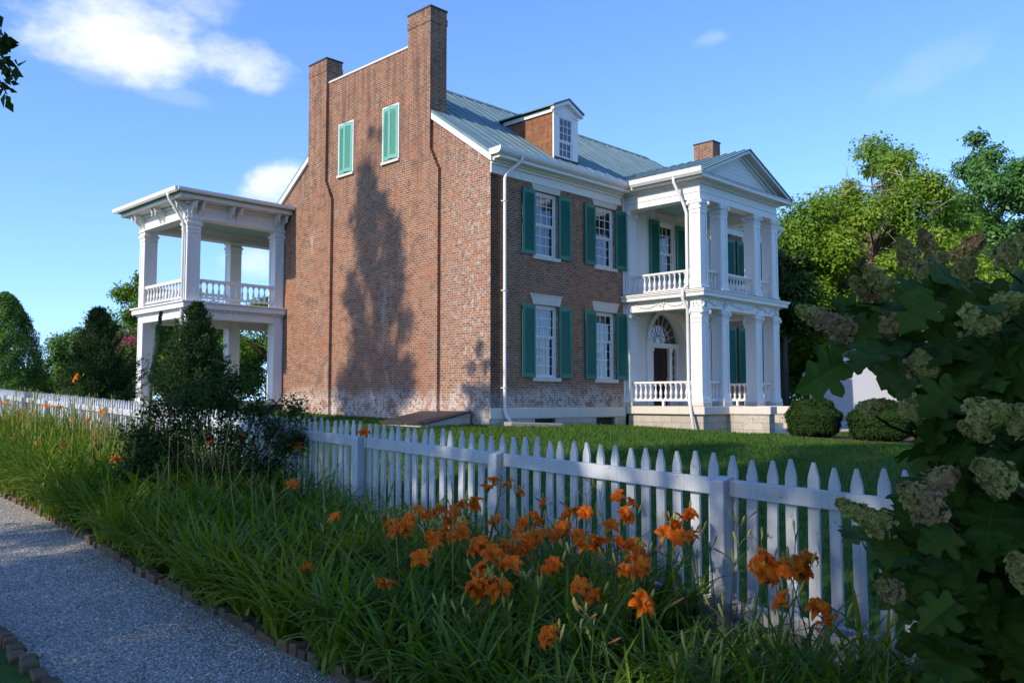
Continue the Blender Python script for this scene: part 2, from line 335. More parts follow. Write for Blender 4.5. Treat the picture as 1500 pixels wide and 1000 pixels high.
M['floret'] = leaf_mat('hydrangea_floret', (.25, .27, .055), (.42, .38, .14), .25, .8, (.32, .18, .13), 2.0, .15, (1, 1, .8))
M['lilyleaf'] = leaf_mat('daylily_leaf', (.055, .135, .010), (.19, .28, .018), .42, .4, (.25, .28, .018), .5, .35)
M['pinkflower'] = leaf_mat('crape_myrtle_flower', (.40, .07, .16), (.55, .16, .26), .3, .6, None, 1, .2, (1, 1, 1))
M['bark'] = paint_mat('grey_brown_bark', (.13, .105, .08), .9, .6, (.06, .05, .04), (6, 6, 1), .15)
M['hydrastem'] = paint_mat('brown_shrub_stem', (.060, .042, .026), .9, .5, (.03, .022, .015), (6, 6, 1), .1)
M['palebark'] = paint_mat('pale_dead_wood', (.36, .32, .26), .9, .5, (.2, .17, .14), (6, 6, 1), .15)
M['dry'] = leaf_mat('dry_stalk', (.42, .30, .10), (.26, .25, .06), .15, .7, None)
M['stem'] = leaf_mat('green_stem', (.06, .12, .03), (.09, .15, .04), .1, .5)
M['bud'] = leaf_mat('daylily_bud', (.45, .38, .08), (.30, .34, .07), .2, .5, (.55, .22, .04), 9)
M['spent'] = leaf_mat('withered_bloom', (.42, .17, .07), (.34, .12, .06), .2, .7)
def petal_mat():
    b = NB('orange_daylily_petal'); g = b.n('ShaderNodeNewGeometry'); col = b.mix(g.outputs['Random Per Island'], (1.0, .29, .008), (.94, .18, .006))
    o = b.obj(); p = b.xyz(o); r = b.ma('SQRT', b.ma('ADD', b.ma('MULTIPLY', p[0], p[0]), b.ma('MULTIPLY', p[1], p[1])))
    col = b.mix(b.ma('SUBTRACT', 1.0, b.smooth(r, .004, .022)), col, (.80, .42, .05)); col = b.mix(b.ma('MULTIPLY', b.smooth(b.noise(o, 70, 3), .5, .68), .4), col, (.62, .08, .008)); col = b.mix(b.ma('MULTIPLY', b.smooth(b.noise(o, 33, 3), .52, .7), .4), col, (1.0, .42, .03))
    s = b.pbr(col, .55, .25); t = b.n('ShaderNodeBsdfTranslucent'); b.l(col, t.inputs[0]); m = b.n('ShaderNodeMixShader'); m.inputs[0].default_value = .5; b.l(s, m.inputs[1]); b.l(t.outputs[0], m.inputs[2]); return b.done(m.outputs[0])
M['petal'] = petal_mat()
def ground_mats():
    b = NB('lawn_turf'); o = b.obj(); n = b.noise(o, .35, 5, .6); f = b.noise(o, 9, 6, .7)
    col = b.mix(b.smooth(n, .35, .7), (.038, .098, .014), (.06, .12, .018)); col = b.mix(b.ma('MULTIPLY', b.smooth(f, .5, .75), .6), col, (.022, .05, .012))
    M['turf'] = b.done(b.pbr(col, .9, .15, b.bump(f, .8, .05)))
    b = NB('gravel'); o = b.obj(); v = b.n('ShaderNodeTexVoronoi'); v.inputs['Scale'].default_value = 75; b.l(o, v.inputs['Vector'])
    v2 = b.n('ShaderNodeTexVoronoi'); v2.inputs['Scale'].default_value = 42; b.l(o, v2.inputs['Vector'])
    c = b.ramp(b.xyz(v.outputs['Color'])[0], [(0, (.20, .185, .16)), (.5, (.37, .345, .305)), (1, (.62, .59, .53))])
    col = b.mix(b.ma('MULTIPLY', b.smooth(b.noise(o, 2.2, 6, .65), .52, .75), .45), c, (.2, .17, .14))
    h = b.ma('ADD', b.ma('SUBTRACT', 1.0, v.outputs['Distance']), b.ma('MULTIPLY', b.ma('SUBTRACT', 1.0, v2.outputs['Distance']), .7))
    M['gravel'] = b.done(b.pbr(col, .95, .15, b.bump(h, 1.0, .016)))
    b = NB('pebble'); g = b.n('ShaderNodeNewGeometry'); M['pebble'] = b.done(b.pbr(b.ramp(g.outputs['Random Per Island'], [(0, (.16, .15, .13)), (.5, (.38, .355, .315)), (1, (.70, .67, .61))]), .9, .2))
    b = NB('bed_soil'); o = b.obj(); f = b.noise(o, 14, 6, .7); M['soil'] = b.done(b.pbr(b.mix(f, (.022, .016, .011), (.07, .05, .035)), .95, .1, b.bump(f, 1, .04)))
    b = NB('pine_mulch'); o = b.obj(); f = b.noise(o, 11, 6, .7); M['mulch'] = b.done(b.pbr(b.mix(f, (.07, .035, .02), (.2, .105, .06)), .95, .1, b.bump(f, 1, .04)))
    b = NB('mossy_edging_brick'); g = b.n('ShaderNodeNewGeometry'); o = b.obj(); f = b.noise(o, 9, 6, .7)
    col = b.ramp(g.outputs['Random Per Island'], [(0, (.075, .06, .04)), (.5, (.12, .09, .06)), (.9, (.14, .08, .05)), (1, (.27, .09, .05))])
    col = b.mix(b.ma('MULTIPLY', b.smooth(f, .48, .66), .6), col, (.14, .135, .06)); M['edging'] = b.done(b.pbr(col, .92, .15, b.bump(f, .8, .02)))
    b = NB('grass_blade'); g = b.n('ShaderNodeNewGeometry'); M['blade'] = leaf_mat('grass_blade', (.036, .100, .012), (.080, .160, .020), .3, .6, (.085, .125, .020), .45, .2)
    b = NB('concrete'); o = b.obj(); M['concrete'] = b.done(b.pbr(b.mix(b.noise(o, 12, 5, .7), (.22, .2, .18), (.36, .33, .29)), .9, .2, b.bump(b.noise(o, 30, 4), .4, .01)))
ground_mats()
# ================================================================== THE SETTING: ground, path, bed
def build_ground():
    # one sheet to the horizon, finer near by, in fence coordinates
    def axis(lo, hi, fine0, fine1, st):
        a = list(np.arange(fine0, fine1+.01, st)); x = fine0; d = st
        while x > lo: d *= 1.45; x -= d; a.insert(0, x)
        x = fine1; d = st
        while x < hi: d *= 1.45; x += d; a.append(x)
        return np.array(a)
    ts = axis(-900, 900, -16, 48, 1.0); ns = axis(-900, 900, 0, 26, 1.0); ns = np.unique(np.concatenate((ns, [0.0])))
    T, Nn = np.meshgrid(ts, ns, indexing='ij'); Z = gz_tn(T, Nn)
    V = P0[None, None]+T[..., None]*Dv+Nn[..., None]*Nv; V[..., 2] = Z
    nt_, nn_ = T.shape; i = np.arange(nt_-1)[:, None]*nn_+np.arange(nn_-1)[None]; F_ = np.stack((i, i+1, i+1+nn_, i+nn_), -1).reshape(-1, 4)[:, ::-1]
    tag(link('ground', np_mesh('ground', V.reshape(-1, 3), F_, M['turf'], True)), kind='structure')
    def strip(name, n0, n1, z, mat, t0=-13.5, t1=44):
        vs = [wp(t0, n0, z), wp(t0, n1, z), wp(t1, n1, z), wp(t1, n0, z)]
        return tag(link(name, np_mesh(name, vs, [(0, 1, 2, 3)], mat)), kind='structure')
    strip('flower_bed', -2.36, -.02, .012, M['soil']); strip('gravel_path', -3.66, -2.36, .006, M['gravel'])
build_ground()
def brick_edging(n_at, label, t0, t1):
    mb = MB(); t = t0; rnd = random.Random(int(abs(n_at)*100))
    while t < t1:
        L_ = rnd.uniform(.095, .125) if rnd.random() < .8 else rnd.uniform(.16, .22); w = .085+rnd.uniform(-.01, .015); h = .062+rnd.uniform(-.018, .018); n = n_at+rnd.uniform(-.02, .02)+.03*math.sin(t*.9); yaw = rnd.uniform(-.09, .09)
        c = wp(t+L_/2, n); h *= .8 if n_at < -3 else 1; ax = Dv*math.cos(yaw)+Nv*math.sin(yaw); ay = Nv*math.cos(yaw)-Dv*math.sin(yaw); til = rnd.uniform(-.1, .1)
        q = []
        for (a, b_) in ((-1, -1), (1, -1), (1, 1), (-1, 1)):
            q.append(c+ax*a*(L_/2-.004)+ay*b_*w/2)
        ch = .012
        lo = [p+np.array([0, 0, -.08]) for p in q]; m1 = [p+np.array([0, 0, h-ch+til*(-1 if k in (0, 3) else 1)*L_/2]) for k, p in enumerate(q)]
        top = [m1[k]+(c-q[k])*np.array([1, 1, 0])*.16+np.array([rnd.uniform(-.004, .004), rnd.uniform(-.004, .004), ch]) for k in range(4)]
        vs = lo+m1+top; fs = [(8, 9, 10, 11)]
        for r in (0, 4):
            for k in range(4): fs.append((r+k, r+(k+1) % 4, r+4+(k+1) % 4, r+4+k))
        mb.add(vs, fs); t += L_
    return tag(mb.build('brick_edging', M['edging']), label, 'path edging')
brick_edging(-2.36, 'low mossy brick edging between the gravel path and the daylily bed', -1, 22)
brick_edging(-3.70, 'low mossy brick edging on the camera side of the gravel path, bottom left corner', 1, 8)
def pebbles():
    n = 26000; t = RNG.uniform(.8, 13, n)**1.0; nn = RNG.uniform(-3.62, -2.42, n); keep = RNG.random(n) < np.clip(5.5/np.maximum(t, 2), 0, 1); t = t[keep]; nn = nn[keep]; n = len(t)
    base = P0[None]+t[:, None]*Dv+nn[:, None]*Nv; base[:, 2] = gz_tn(t, nn)+.008
    o = np.array([(1, 0, 0), (0, 1, 0), (-1, 0, 0), (0, -1, 0), (0, 0, .75), (0, 0, -.6)]); r = RNG.uniform(.004, .0095, n)*(1+.6*(RNG.random(n) < .04))
    V = base[:, None]+o[None]*r[:, None, None]*RNG.uniform(.7, 1.3, (n, 6, 1)); ft = np.array([(0, 1, 4), (1, 2, 4), (2, 3, 4), (3, 0, 4), (1, 0, 5), (2, 1, 5), (3, 2, 5), (0, 3, 5)])
    F_ = (ft[None]+6*np.arange(n)[:, None, None]).reshape(-1, 3)
    tag(link('gravel_pebbles', np_mesh('gravel_pebbles', V.reshape(-1, 3), None, M['pebble'], False, F_)), 'loose grey pebbles lying on the gravel path', 'gravel', kind='stuff')
pebbles()

# ================================================================== THE HOUSE
House = empty('brick_house', tuple(HO), math.pi/2-AF)
tag(House, 'large two storey red brick house with white columned porches, green shutters and metal roof', 'house')
HGT_EAVE = 8.93; SL = .69
def roofz(q): return 9.1+SL*(q if q < 6.2 else 12.4-q)
def wall_grid(mb, x0, x1, z0, z1, holes, y, dep):
    xs = sorted({x0, x1, *[h[0] for h in holes], *[h[1] for h in holes]}); zs = sorted({z0, z1, *[h[2] for h in holes], *[h[3] for h in holes]})
    xs = [x for x in xs if x0 <= x <= x1]
    for a, b in zip(xs[:-1], xs[1:]):
        for c, d in zip(zs[:-1], zs[1:]):
            mx, mz = (a+b)/2, (c+d)/2
            if any(h[0] < mx < h[1] and h[2] < mz < h[3] for h in holes): continue
            mb.quad((a, y, c), (b, y, c), (b, y, d), (a, y, d))
    for h in holes:
        if h[0] >= x0 and h[1] <= x1:
            a, b, c, d = h[:4]; Y = y+dep
            mb.quad((a, y, c), (a, y, d), (a, Y, d), (a, Y, c)); mb.quad((b, y, d), (b, y, c), (b, Y, c), (b, Y, d))
            mb.quad((a, y, d), (b, y, d), (b, Y, d), (a, Y, d)); mb.quad((b, y, c), (a, y, c), (a, Y, c), (b, Y, c))
WINS = [(1.90, 3.00, 2.35, 4.62), (1.90, 3.00, 6.15, 8.20), (4.88, 5.96, 2.35, 4.62), (4.88, 5.96, 6.15, 8.20),
        (12.15, 13.25, 2.35, 4.62), (12.15, 13.25, 6.15, 8.20), (14.65, 15.75, 2.35, 4.62), (14.65, 15.75, 6.15, 8.20)]
PWIN = (8.60, 9.66, 6.0, 8.18); PDOOR = (7.86, 10.34, 1.46, 4.90)
VENTS = [(1.9, 2.88, .70, 1.08), (4.89, 5.91, .62, 1.08)]
XW0, XW1 = 6.42, 11.78
mb = MB(); wall_grid(mb, 0, XW0, 1.42, 8.95, WINS, 0, .16); wall_grid(mb, XW1, 17.2, 1.42, 8.95, WINS, 0, .16)
# gable wall: stepped parapet between the chimneys (outer face x=0)
QC = (2.65, 3.8, 8.58, 9.73)
gp = [(0, .3), (12.4, .3), (12.4, 9.0), (9.6, 11.0), (8.9, 11.2), (8.9, 13.33), (3.5, 13.33), (3.5, 11.2), (2.8, 11.0), (0, 9.0)]
GW = [(4.42, 5.22, 9.72, 11.55), (7.02, 7.84, 9.75, 11.56)]
for side, x0, x1 in ((0, 0, .42), (1, 16.78, 17.2)):
    if side == 0:
        mb.prism([(0, .3), (12.4, .3), (12.4, 9.0), (9.3, 11.14), (3.1, 11.14), (0, 9.0)], 'x', x0, x1)
        # above the shoulder, leaving the two attic windows open is not needed: their shutters are closed over the wall
        mb.prism([(3.1, 11.14), (9.3, 11.14), (9.3, 13.33), (3.1, 13.33)], 'x', x0, x1)
    else: mb.prism([(0, .3), (12.4, .3), (12.4, 9.0), (6.2, 13.2), (0, 9.0)], 'x', x0, x1)
mb.box(.42, 16.78, 12.2, 12.4, .3, 9.0)
mb.build('wall', M['brick'], House)
mb = MB(); wall_grid(mb, XW0, XW1, 1.2, 8.95, [PWIN, PDOOR], -.001, .16); mb.build('painted_wall', M['white_brick'], House)
# chimney breasts with stepped shoulders, then the stacks
def breast(q_in0, q_in1, mirror, extra):
    # q_in0..q_in1: stack; lower part wider by .42 on both sides, in six brick steps
    prof = [];  z0, z1 = 8.98, 9.72
    lo0, lo1 = q_in0-.40, q_in1+.42
    left = [(lo0, .3), (lo0, z0)]; right = [(lo1, .3), (lo1, z0)]
    for k in range(6):
        za, zb = z0+(z1-z0)*k/6, z0+(z1-z0)*(k+1)/6; a = lo0+(q_in0-lo0)*(k+1)/6; b = lo1+(q_in1-lo1)*(k+1)/6
        left += [(a, za), (a, zb)]; right += [(b, za), (b, zb)]
    top = 10.6
    return left+[(q_in0, top), (q_in1, top)]+right[::-1]
for q0, q1, zt in ((QC[0], QC[1], 14.36), (QC[2], QC[3], 14.30)):
    mb = MB(); mb.prism(breast(q0, q1, 0, 0), 'x', -.13, -.001)
    mb.box(-.13, .56, q0, q1, 10.6, zt-.52); mb.box(-.15, .58, q0-.02, q1+.02, zt-.52, zt-.30); mb.box(-.13, .56, q0, q1, zt-.30, zt-.06)
    ch = mb.build('chimney', M['brick'], House); MB().box(-.155, .585, q0-.025, q1+.025, zt-.06, zt).build('chimney_cap', M['dark'], ch)
for q0, q1, zt in ((2.60, 3.62, 13.56),):
    mb = MB(); mb.box(16.72, 17.33, q0, q1, 9.5, zt-.06); ch = mb.build('chimney', M['brick'], House); MB().box(16.69, 17.36, q0-.03, q1+.03, zt-.06, zt).build('chimney_cap', M['dark'], ch)
MB().box(-.03, .45, QC[1], QC[2], 13.331, 13.40).build('parapet_coping', M['cream'], House)
# stone band and foundation under the front wall
mb = MB(); mb.box(-.035, 6.5, -.04, .2, 1.10, 1.425); mb.build('water_table', M['cream'], House, bevel=.01); MB().box(11.85, 17.23, -.04, .2, 1.10, 1.425).build('water_table', M['cream'], House, bevel=.01)
mb = MB(); wall_grid(mb, 0.0, 6.5, .1, 1.10, VENTS, -.012, .22);  mb.quad((-.012, .5, .1), (-.012, -.012, .1), (-.012, -.012, 1.1), (-.012, .5, 1.1)); mb.box(-.035, -.001, .0, .55, .5, 1.42)
mb.build('foundation', M['stone'], House); mb = MB(); wall_grid(mb, 11.85, 17.21, .1, 1.10, [], -.012, .2); mb.build('foundation', M['stone'], House)
for v in VENTS:
    g = MB(); g.box(v[0], v[1], .19, .2, v[2], v[3])
    k = v[0]+.05
    while k < v[1]: g.box(k, k+.02, .06, .08, v[2], v[3]); k += .09
    g.build('cellar_vent', M['dark'], House)
# a dim interior seen through the panes
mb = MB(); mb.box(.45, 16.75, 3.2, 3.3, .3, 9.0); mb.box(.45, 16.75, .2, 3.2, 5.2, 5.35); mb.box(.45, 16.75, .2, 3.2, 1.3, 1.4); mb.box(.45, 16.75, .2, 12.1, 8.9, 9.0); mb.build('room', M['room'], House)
# --- main roof
def slope_slab(mb, x0, x1, qa, qb, th=.10):
    za, zb = roofz(qa), roofz(qb); mb.prism([(qa, za-th), (qb, zb-th), (qb, zb), (qa, za)], 'x', x0, x1)
mb = MB()
slope_slab(mb, .57, 16.7, -.12, 6.2); slope_slab(mb, .57, 16.7, 6.2, 12.9)
slope_slab(mb, -.10, .57, -.12, 2.64); slope_slab(mb, -.10, .57, 9.74, 12.9); slope_slab(mb, 16.7, 17.30, -.12, 6.2); slope_slab(mb, 16.7, 17.30, 6.2, 12.9)
roof = mb.build('roof', M['roof'], House)
mb = MB(); x = .75
while x < 16.6:
    for qa, qb in ((-.1, 6.2), (6.2, 12.8)):
        za, zb = roofz(qa), roofz(qb); mb.prism([(qa, za+.001), (qb, zb+.001), (qb, zb+.028), (qa, za+.028)], 'x', x, x+.022)
    x += .52
mb.build('standing_seam', M['roof'], roof)
MB().prism([(6.05, roofz(6.05)+.03), (6.2, roofz(6.2)+.03), (6.35, roofz(6.35)+.03), (6.2, roofz(6.2)+.07)], 'x', .58, 16.69).build('ridge_cap', M['roof'], roof)
# rake boards on the two gables
for xg in (-.105, 17.17):
    for qa, qb in ((-.12, 2.63), (9.75, 12.8)):
        za, zb = roofz(qa), roofz(qb); MB().prism([(qa, za-.30), (qb, zb-.30), (qb, zb-.101), (qa, za-.101)], 'x', xg, xg+.10).build('rake_board', M['white'], House)
# front cornice and gutter
def cornice_run(x0, x1, y, sgn=-1):
    mb = MB()
    mb.box(x0, x1, y, y+sgn*.05, 8.40, 8.66); mb.box(x0, x1, y, y+sgn*.10, 8.66, 8.74); mb.box(x0, x1, y, y+sgn*.17, 8.74, 8.80); mb.box(x0, x1, y, y+sgn*.40, 8.80, 8.90)
    return mb
for x0, x1 in ((-.02, 6.30), (12.0, 17.22)):
    cornice_run(x0, x1, -.002).build('cornice', M['white'], House, bevel=.008)
    g = MB(); g.prism([(-.05, 8.902), (-.44, 8.902), (-.52, 8.96), (-.55, 9.03), (-.55, 9.11), (-.05, 9.09)], 'x', x0-.10, x1+.05); g.build('gutter', M['white'], House)
g = MB(); g.prism([(12.402, 8.6), (12.402, 9.05), (13.0, 9.05), (13.0, 8.75)], 'x', -.1, 17.3); g.build('cornice', M['white'], House)
# --- windows
def shutter_mesh(w, h, mat):
    mb = MB(); st = .085
    mb.box(0, st, 0, .04, 0, h); mb.box(w-st, w, 0, .04, 0, h); mb.box(st, w-st, 0, .04, 0, .13); mb.box(st, w-st, 0, .04, h-.13, h)
    mb.box(st, w-st, .022, .032, .13, h-.13)
    z = .14
    while z < h-.16: mb.add([(st, .004, z), (w-st, .004, z), (w-st, .022, z+.03), (st, .022, z+.03)], [(0, 1, 2, 3)]); z += .036
    return mb.mesh('shutter', mat)
SH = {}
def shutter(parent, x, y, z, w, h, rz, mat='teal'):
    k = (round(w, 3), round(h, 3), mat)
    if k not in SH: SH[k] = shutter_mesh(w, h, M[mat])
    o = link('shutter', SH[k], parent); o.location = (x, y, z); o.rotation_euler = (0, 0, rz); return o
def window(hole, parent, cols=3, up=3, dn=3, curtain=None, lint=True, shut=.58, name='window', depth=.085):
    x0, x1, z0, z1 = hole; cx = (x0+x1)/2; mb = MB(); y = depth; fr = .075
    mb.box(x0+.002, x0+fr, y, y+.09, z0+.002, z1-.002); mb.box(x1-fr, x1-.002, y, y+.09, z0+.002, z1-.002); mb.box(x0+fr, x1-fr, y, y+.09, z1-fr, z1-.002); mb.box(x0+fr, x1-fr, y, y+.09, z0+.002, z0+.05)
    a, b, c, d = x0+fr, x1-fr, z0+.05, z1-fr; zm = c+(d-c)*dn/(up+dn)
    for (s0, s1, n, yy) in ((zm, d, up, y+.025), (c, zm, dn, y+.055)):
        mb.box(a, a+.045, yy, yy+.03, s0, s1); mb.box(b-.045, b, yy, yy+.03, s0, s1); mb.box(a+.045, b-.045, yy, yy+.03, s0, s0+.045); mb.box(a+.045, b-.045, yy, yy+.03, s1-.045, s1)
        for k in range(1, cols): xx = a+.045+(b-a-.09)*k/cols; mb.box(xx-.011, xx+.011, yy+.004, yy+.026, s0+.045, s1-.045)
        for k in range(1, n): zz = s0+.045+(s1-s0-.09)*k/n; mb.box(a+.045, b-.045, yy+.005, yy+.025, zz-.011, zz+.011)
    w = mb.build(name, M['white'], parent)
    p = MB(); p.quad((a+.01, y+.04, zm), (b-.01, y+.04, zm), (b-.01, y+.04, d), (a+.01, y+.04, d)); p.quad((a+.01, y+.07, c), (b-.01, y+.07, c), (b-.01, y+.07, zm), (a+.01, y+.07, zm)); p.build('pane', M['glass'], w)
    if curtain:
        for (u0, u1, v0, v1) in curtain:
            m2 = MB(); n = 22; X0, X1 = a+(b-a)*u0, a+(b-a)*u1; Z0, Z1 = c+(d-c)*v0, c+(d-c)*v1
            for k in range(n):
                xa, xb = X0+(X1-X0)*k/n, X0+(X1-X0)*(k+1)/n; ya, yb = y+.22+.018*math.sin(k*2.4), y+.22+.018*math.sin((k+1)*2.4)
                m2.quad((xa, ya, Z0), (xb, yb, Z0), (xb, yb, Z1), (xa, ya, Z1))
            m2.build('curtain', M['curtain'], w)
    if lint:
        t = .30; l = MB(); l.prism([(x0-.07, z1+.005), (x1+.07, z1+.005), (x1+.17, z1+t), (x0-.17, z1+t)], 'y', -.03, -.001); l.box(x0-.19, x1+.19, -.05, -.001, z1+t+.001, z1+t+.035); l.build('lintel', M['cream'], w)
        l = MB(); l.box(x0-.08, x1+.08, -.07, .084, z0-.11, z0); l.build('sill', M['cream'], w)
    if shut:
        h = z1-z0; rz = R(7)
        shutter(w, x0-shut-.005, -.065-.02, z0+.0, shut, h, R(2.0)); shutter(w, x1+.012, -.062, z0, shut, h, R(-2.5))
    return w
full = [(0, 1, .0, 1.0)]
for i, h in enumerate(WINS):
    low = h[2] < 5
    cur = [(0, .98, .42, 1), (.66, 1, .0, .42)] if (low and i in (0, 2)) else ([(0, .72, 0, 1)] if i == 1 else [(0, .35, 0, .45), (.78, 1, 0, 1)])
    window(h, House, 3, 3, 4 if low else 3, cur)
window(PWIN, House, 3, 3, 3, [(0, .4, 0, .6)], True, .62)
# attic windows on the gable: white frame, closed shutters in the sunlit tint, one leaf ajar
for (qa, qb, za, zb) in GW:
    f = MB(); f.box(-.035, -.001, qb, qb+.06, za-.02, zb+.04); f.box(-.035, -.001, qa-.05, qa, za-.02, zb+.04); f.box(-.035, -.001, qa, qb, zb, zb+.04)
    w = f.build('window', M['white'], House)
    m = MB(); m.box(-.02, -.001, qa, qb, za, zb); m.build('pane', M['dark'], w)
    MB().box(-.08, -.001, qa-.08, qb+.09, za-.11, za-.02).build('sill', M['cream'], w)
    wl = (qb-qa)/2
    for k in (0, 1):
        o = link('shutter', shutter_mesh(wl+.01, zb-za-.03, M['aqua']), w)
        # leaf hinged at each jamb; local +x of the leaf runs along the wall
        if k == 0: o.location = (-.05, qb, za+.015); o.rotation_euler = (0, 0, R(-90-4))
        else: o.location = (-.05-math.sin(R(14))*(wl+.01), qa+(wl+.01)*math.cos(R(14)), za+.015); o.rotation_euler = (0, 0, R(-90+14))
# --- dormer
def dormer(xc, parent):
    x0, x1 = xc-.62, xc+.62; y0 = 1.2; ze = 11.66; za = 11.97; zb = roofz(y0)
    def backq(z): return (z-9.1)/SL
    mb = MB()
    for xs in (x0, x1-.03): mb.prism([(y0+.06, roofz(y0+.06)+.002), (backq(ze)+.0, ze), (y0+.06, ze)], 'x', xs, xs+.03)
    d = mb.build('dormer', M['rust'], parent)
    f = MB(); f.box(x0-.02, x0+.20, y0, y0+.06, zb-.04, ze); f.box(x1-.20, x1+.02, y0, y0+.06, zb-.04, ze); f.box(x0+.20, x1-.20, y0, y0+.06, ze-.14, ze); f.box(x0+.2, x1-.2, y0, y0+.06, zb-.04, zb+.07)
    f.prism([(x0-.05, ze), (x1+.05, ze), (xc, za)], 'y', y0+.01, y0+.06)
    f.box(x0-.05, x0+.22, y0-.03, y0, ze-.16, ze-.10); f.box(x1-.22, x1+.05, y0-.03, y0, ze-.16, ze-.10)
    for sg in (-1, 1):
        f.prism([(xc+sg*.78, ze-.08), (xc+sg*.78, ze+.03), (xc, za+.10), (xc, za-.03)] if sg < 0 else [(xc, za-.03), (xc, za+.10), (xc+.78, ze+.03), (xc+.78, ze-.08)], 'y', y0-.13, y0+.009)
        f.prism([(y0+.03, ze-.12), (backq(ze)-.1, ze-.12), (backq(ze)-.1, ze+.02), (y0+.03, ze+.02)], 'x', xc+sg*.66-.03, xc+sg*.66+.03)
    f.build('dormer_front', M['white'], d)
    a = MB(); a.box(x0-.02, x1+.02, y0-.05, y0-.001, zb-.16, zb+.06); a.build('apron_flashing', M['dark'], d)
    r = MB()
    for sg in (-1, 1):
        zr = za+.11; ye = backq(ze-.02); yr = backq(zr)
        e = xc+sg*.82; ze2 = zr-.82*.46
        A = (e, y0-.17, ze2); B = (e, ye+.05, ze2); C_ = (xc, yr+.1, zr); D_ = (xc, y0-.17, zr); up_ = .05
        top = [(p[0], p[1], p[2]+up_) for p in (A, B, C_, D_)]
        r.add([A, B, C_, D_]+top, [(3, 2, 1, 0), (4, 5, 6, 7), (0, 1, 5, 4), (1, 2, 6, 5), (2, 3, 7, 6), (3, 0, 4, 7)])
    r.build('dormer_roof', M['roof'], d)
    window((x0+.20, x1-.20, zb+.07, ze-.14), d, 3, 3, 2, None, False, None, 'dormer_window', y0+.005)
dormer(4.82, House)
# --- columns, balusters
def panel_column(w, d, h, base=.16, cap=.34, mat='white', scroll=True):
    """square panelled post, front at y=0, left at x=0"""
    mb = MB(); m = .07
    mb.box(.022, w-.022, .022, d-.022, 0, h)
    for (z0, z1, e) in ((0, base*.6, .045), (base*.6, base*.85, .03), (base*.85, base, .018)): mb.box(-e, w+e, -e, d+e, z0, z1)
    zc = h-cap
    for f in range(4):     # raised stiles and rails leave a sunk panel on every face
        for (u0, u1, v0, v1) in ((0, m, base, zc), (1-m/w if f % 2 == 0 else 1-m/d, 1, base, zc), (0, 1, base, base+.12), (0, 1, zc-.10, zc)):
            pass
    for (x0, x1) in ((0, m), (w-m, w)):
        mb.box(x0, x1, 0, .0215, base, zc); mb.box(x0, x1, d-.0215, d, base, zc)
    for (z0, z1) in ((base, base+.16), (zc-.13, zc)):
        mb.box(m, w-m, 0, .0215, z0, z1); mb.box(m, w-m, d-.0215, d, z0, z1)
    for (y0, y1) in ((.0216, m), (d-m, d-.0216)):
        mb.box(0, .0215, y0, y1, base, zc); mb.box(w-.0215, w, y0, y1, base, zc)
    for (z0, z1) in ((base, base+.16), (zc-.13, zc)):
        mb.box(0, .0215, m, d-m, z0, z1); mb.box(w-.0215, w, m, d-m, z0, z1)
    e = .022; mb.box(-e, w+e, -e, d+e, zc, zc+.035)
    mb.box(-.004, w+.004, -.004, d+.004, zc+.035, h-.06)
    if scroll:
        n = 7
        for k in range(n):     # reeds round the capital
            u = (k+.5)/n
            for (px, py, dx, dy) in ((u*w, -.012, .014, .008), (u*w, d+.012, .014, .008), (-.012, u*d, .008, .014), (w+.012, u*d, .008, .014)):
                mb.box(px-dx, px+dx, py-dy, py+dy, zc+.05, zc+.19)
        for cx in (-.02, w+.02):
            for cy in (-.02, d+.02):
                mb.lathe([(.02, zc+.13), (.06, zc+.15), (.078, zc+.20), (.066, zc+.25), (.03, zc+.28)], 8, (cx, cy, 0))
        mb.box(-.03, w+.03, -.03, d+.03, zc+.2, zc+.27)
    else:
        mb.box(-.03, w+.03, -.03, d+.03, zc+.13, zc+.17); mb.box(-.05, w+.05, -.05, d+.05, zc+.17, zc+.24)
    mb.box(-.045, w+.045, -.045, d+.045, h-.06, h)
    return mb
BAL = MB(); BAL.box(-.045, .045, -.045, .045, 0, .05)
BAL.lathe([(.026, .05), (.045, .075), (.03, .095), (.048, .16), (.052, .20), (.042, .26), (.024, .33), (.020, .40), (.034, .425), (.024, .445), (.036, .47)], 8); BAL.box(-.04, .04, -.04, .04, .47, .52)
BALM = BAL.mesh('baluster', M['white'], False)
def balustrade(parent, a, b, z0, h=.66, dense=.205, bottom=True, rails='handrail'):
    """from (x,y) a to b at floor z0: bottom rail, hand rail, balusters"""
    a = np.array(a, float); b = np.array(b, float); L_ = np.linalg.norm(b-a); u = (b-a)/L_; nrm = np.array([-u[1], u[0]])
    def rail(name, zA, zB, hw_):
        mb = MB(); q = [a+nrm*hw_, a-nrm*hw_, b-nrm*hw_, b+nrm*hw_]
        vs = [(p[0], p[1], z) for z in (zA, zB) for p in q]; mb.add(vs, [(3, 2, 1, 0), (4, 5, 6, 7), (0, 1, 5, 4), (1, 2, 6, 5), (2, 3, 7, 6), (3, 0, 4, 7)]); return mb.build(name, M['white'], parent, bevel=.006)
    rail('bottom_rail', z0, z0+.07, .055); rail('handrail', z0+.07+.52, z0+h, .075)
    n = max(2, int(round(L_/dense)))
    for k in range(n):
        p = a+u*L_*(k+.5)/n; o = link('baluster', BALM, parent); o.location = (p[0], p[1], z0+.07)
    return n
# --- front portico
PX0, PX1, PY0 = 6.55, 11.77, -3.05; CW = .42
CX = [6.55, 7.83, 10.07, 11.35]
Port = MB()
